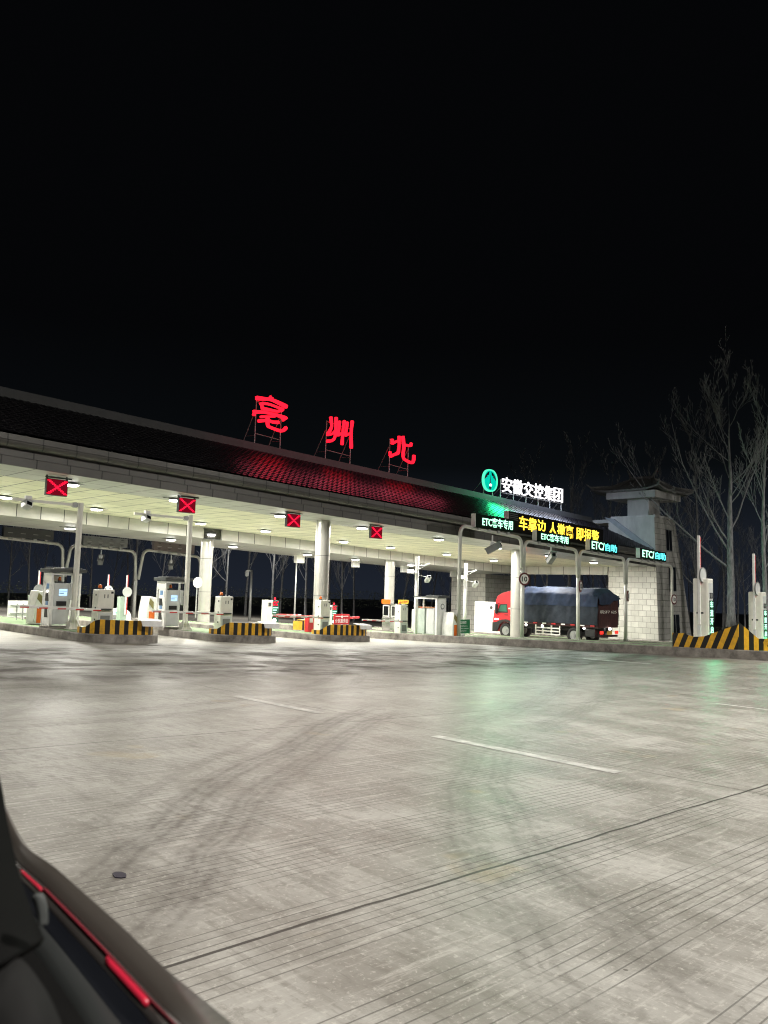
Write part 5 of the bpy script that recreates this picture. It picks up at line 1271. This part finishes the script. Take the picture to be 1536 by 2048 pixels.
# ------------------------------------------------------------------ window sill of the car the photograph is taken from
cdr = thing('car_door', 'dark window ledge and mirror corner of the car at the lower left', 'car')
def strip(name, rows, m, thick=.02, smooth_=True):
    """rows: outlines along the ledge; each a list of (px, py, metres)"""
    b_ = MB(); R = []
    for row in rows:
        P = [Vector(AT(x, y, d=k/ray(x, y).length)) for (x, y, k) in row]; Q = []
        for i in range(len(P)-1):
            p0, p1, p2, p3 = P[max(i-1,0)], P[i], P[i+1], P[min(i+2, len(P)-1)]
            for k in range(6):
                t_ = k/6; Q.append(.5*((2*p1)+(p2-p0)*t_+(2*p0-5*p1+4*p2-p3)*t_*t_+(3*p1-p0-3*p2+p3)*t_**3))
        Q.append(P[-1]); R.append(Q)
    n = min(len(q) for q in R)
    for q in R: b_.v += [tuple(x) for x in q[:n]]
    for r in range(len(R)-1):
        for i in range(n-1): b_.f.append([r*n+i, r*n+i+1, (r+1)*n+i+1, (r+1)*n+i]); b_.m.append(0)
    o = b_.build(name, m, cdr, smooth=smooth_); s_ = o.modifiers.new('thick', 'SOLIDIFY'); s_.thickness = min(thick, .005); s_.offset = 0
    return o
K = lambda pts, d0, d1: [(x, y, d0+(d1-d0)*i/(len(pts)-1)) for i, (x, y) in enumerate(pts)]
c_out = [(-20,1560),(8,1615),(34,1668),(62,1702),(108,1734),(170,1790),(248,1860),(340,1950),(455,2050),(520,2110)]
c_mid = [(-30,1600),(2,1660),(26,1705),(48,1734),(90,1772),(148,1830),(222,1906),(306,1996),(370,2060),(420,2110)]
c_in = [(-40,1640),(-10,1690),(18,1728),(40,1756),(80,1796),(136,1858),(206,1936),(286,2026),(340,2090),(380,2130)]
c_a = [(-60,1700),(-30,1740),(4,1768),(28,1788),(66,1830),(118,1892),(180,1972),(246,2060),(300,2120),(340,2160)]
c_b = [(-80,1750),(-50,1790),(-14,1816),(14,1836),(50,1880),(96,1944),(150,2024),(200,2100),(240,2150),(280,2190)]
c_c = [(-120,1800),(-90,1840),(-44,1870),(-14,1890),(22,1936),(60,2000),(100,2080),(150,2150),(200,2200),(240,2240)]
paint = mat('car_paint_grey', (.048,.042,.037), .35, .1, .05, spec=.4); red_refl = mat('red_reflection_paint', (.55,.02,.05), .3); dblue = mat('dark_glass_edge', (.006,.007,.010), .45, spec=.2); seal = mat('window_rubber', (.002,.002,.002), .8, spec=.08); chrome = mat('chrome_trim', (.10,.09,.085), .35, .6)
far, near = .95, .52
strip('outer_ledge', [K(c_out, far, near), K([(a[0]*.5+b[0]*.5, a[1]*.5+b[1]*.5) for a, b in zip(c_out, c_mid)], far-.004, near-.006), K(c_mid, far-.012, near-.012)], paint, .012)
strip('chrome_strip', [K(c_mid, far-.013, near-.014), K(c_in, far-.016, near-.018)], chrome, .008)
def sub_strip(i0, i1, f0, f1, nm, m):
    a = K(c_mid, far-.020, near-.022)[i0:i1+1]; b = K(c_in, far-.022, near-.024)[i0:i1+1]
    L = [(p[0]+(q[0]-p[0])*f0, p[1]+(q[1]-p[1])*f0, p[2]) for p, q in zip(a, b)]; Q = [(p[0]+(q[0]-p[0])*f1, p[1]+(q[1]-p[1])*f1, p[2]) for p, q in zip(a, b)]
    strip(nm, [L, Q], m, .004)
sub_strip(4, 10, .10, .20, 'red_glint_line', mat('dim_red_reflection', (.16,.012,.022), .4)); sub_strip(3, 4, .25, .50, 'red_reflection', red_refl); sub_strip(6, 7, .22, .62, 'red_reflection', red_refl); sub_strip(8, 9, .2, .6, 'red_reflection', red_refl)  # red light reflected in the chrome, painted as coloured strips
strip('inner_channel', [K(c_in, far-.018, near-.02), K([(a[0]*.5+b[0]*.5, a[1]*.5+b[1]*.5) for a, b in zip(c_in, c_a)], far-.012, near-.012), K(c_a, far-.03, near-.03)], dblue, .01)
strip('inner_ledge', [K(c_a, far-.032, near-.032), K(c_b, far-.045, near-.045)], mat('ledge_grey', (.022,.024,.024), .5, spec=.2), .01)
strip('window_seal', [K(c_b, far-.047, near-.047), K(c_c, far-.07, near-.07), K([(x-160, y+200) for x, y in c_c], far-.12, near-.12)], seal, .02)
strip('door_pillar', [[(-14,1530,.62),(0,1590,.62),(10,1650,.61),(30,1742,.60),(58,1825,.58),(84,1885,.57)], [(-120,1540,.58),(-110,1640,.58),(-100,1720,.57),(-80,1800,.56),(-40,1880,.55),(10,1930,.54)], [(-400,1540,.55),(-400,1640,.55),(-380,1740,.54),(-350,1860,.53),(-300,1960,.52),(-250,2050,.51)]], seal, .03)
strip('mirror_clip', [[(68,1790,.56),(73,1802,.56),(80,1826,.56),(84,1850,.56)], [(79,1790,.555),(86,1802,.555),(90,1826,.555),(89,1850,.555)]], dgrey, .004)
strip('speaker_panel', [[(0,1950,.46),(40,1925,.46),(90,1990,.45),(130,2080,.44),(160,2140,.44)], [(-80,2000,.44),(-30,2060,.44),(20,2120,.43),(60,2180,.43),(90,2240,.43)]], mat('door_plastic', (.010,.010,.010), .7, spec=.1), .01)
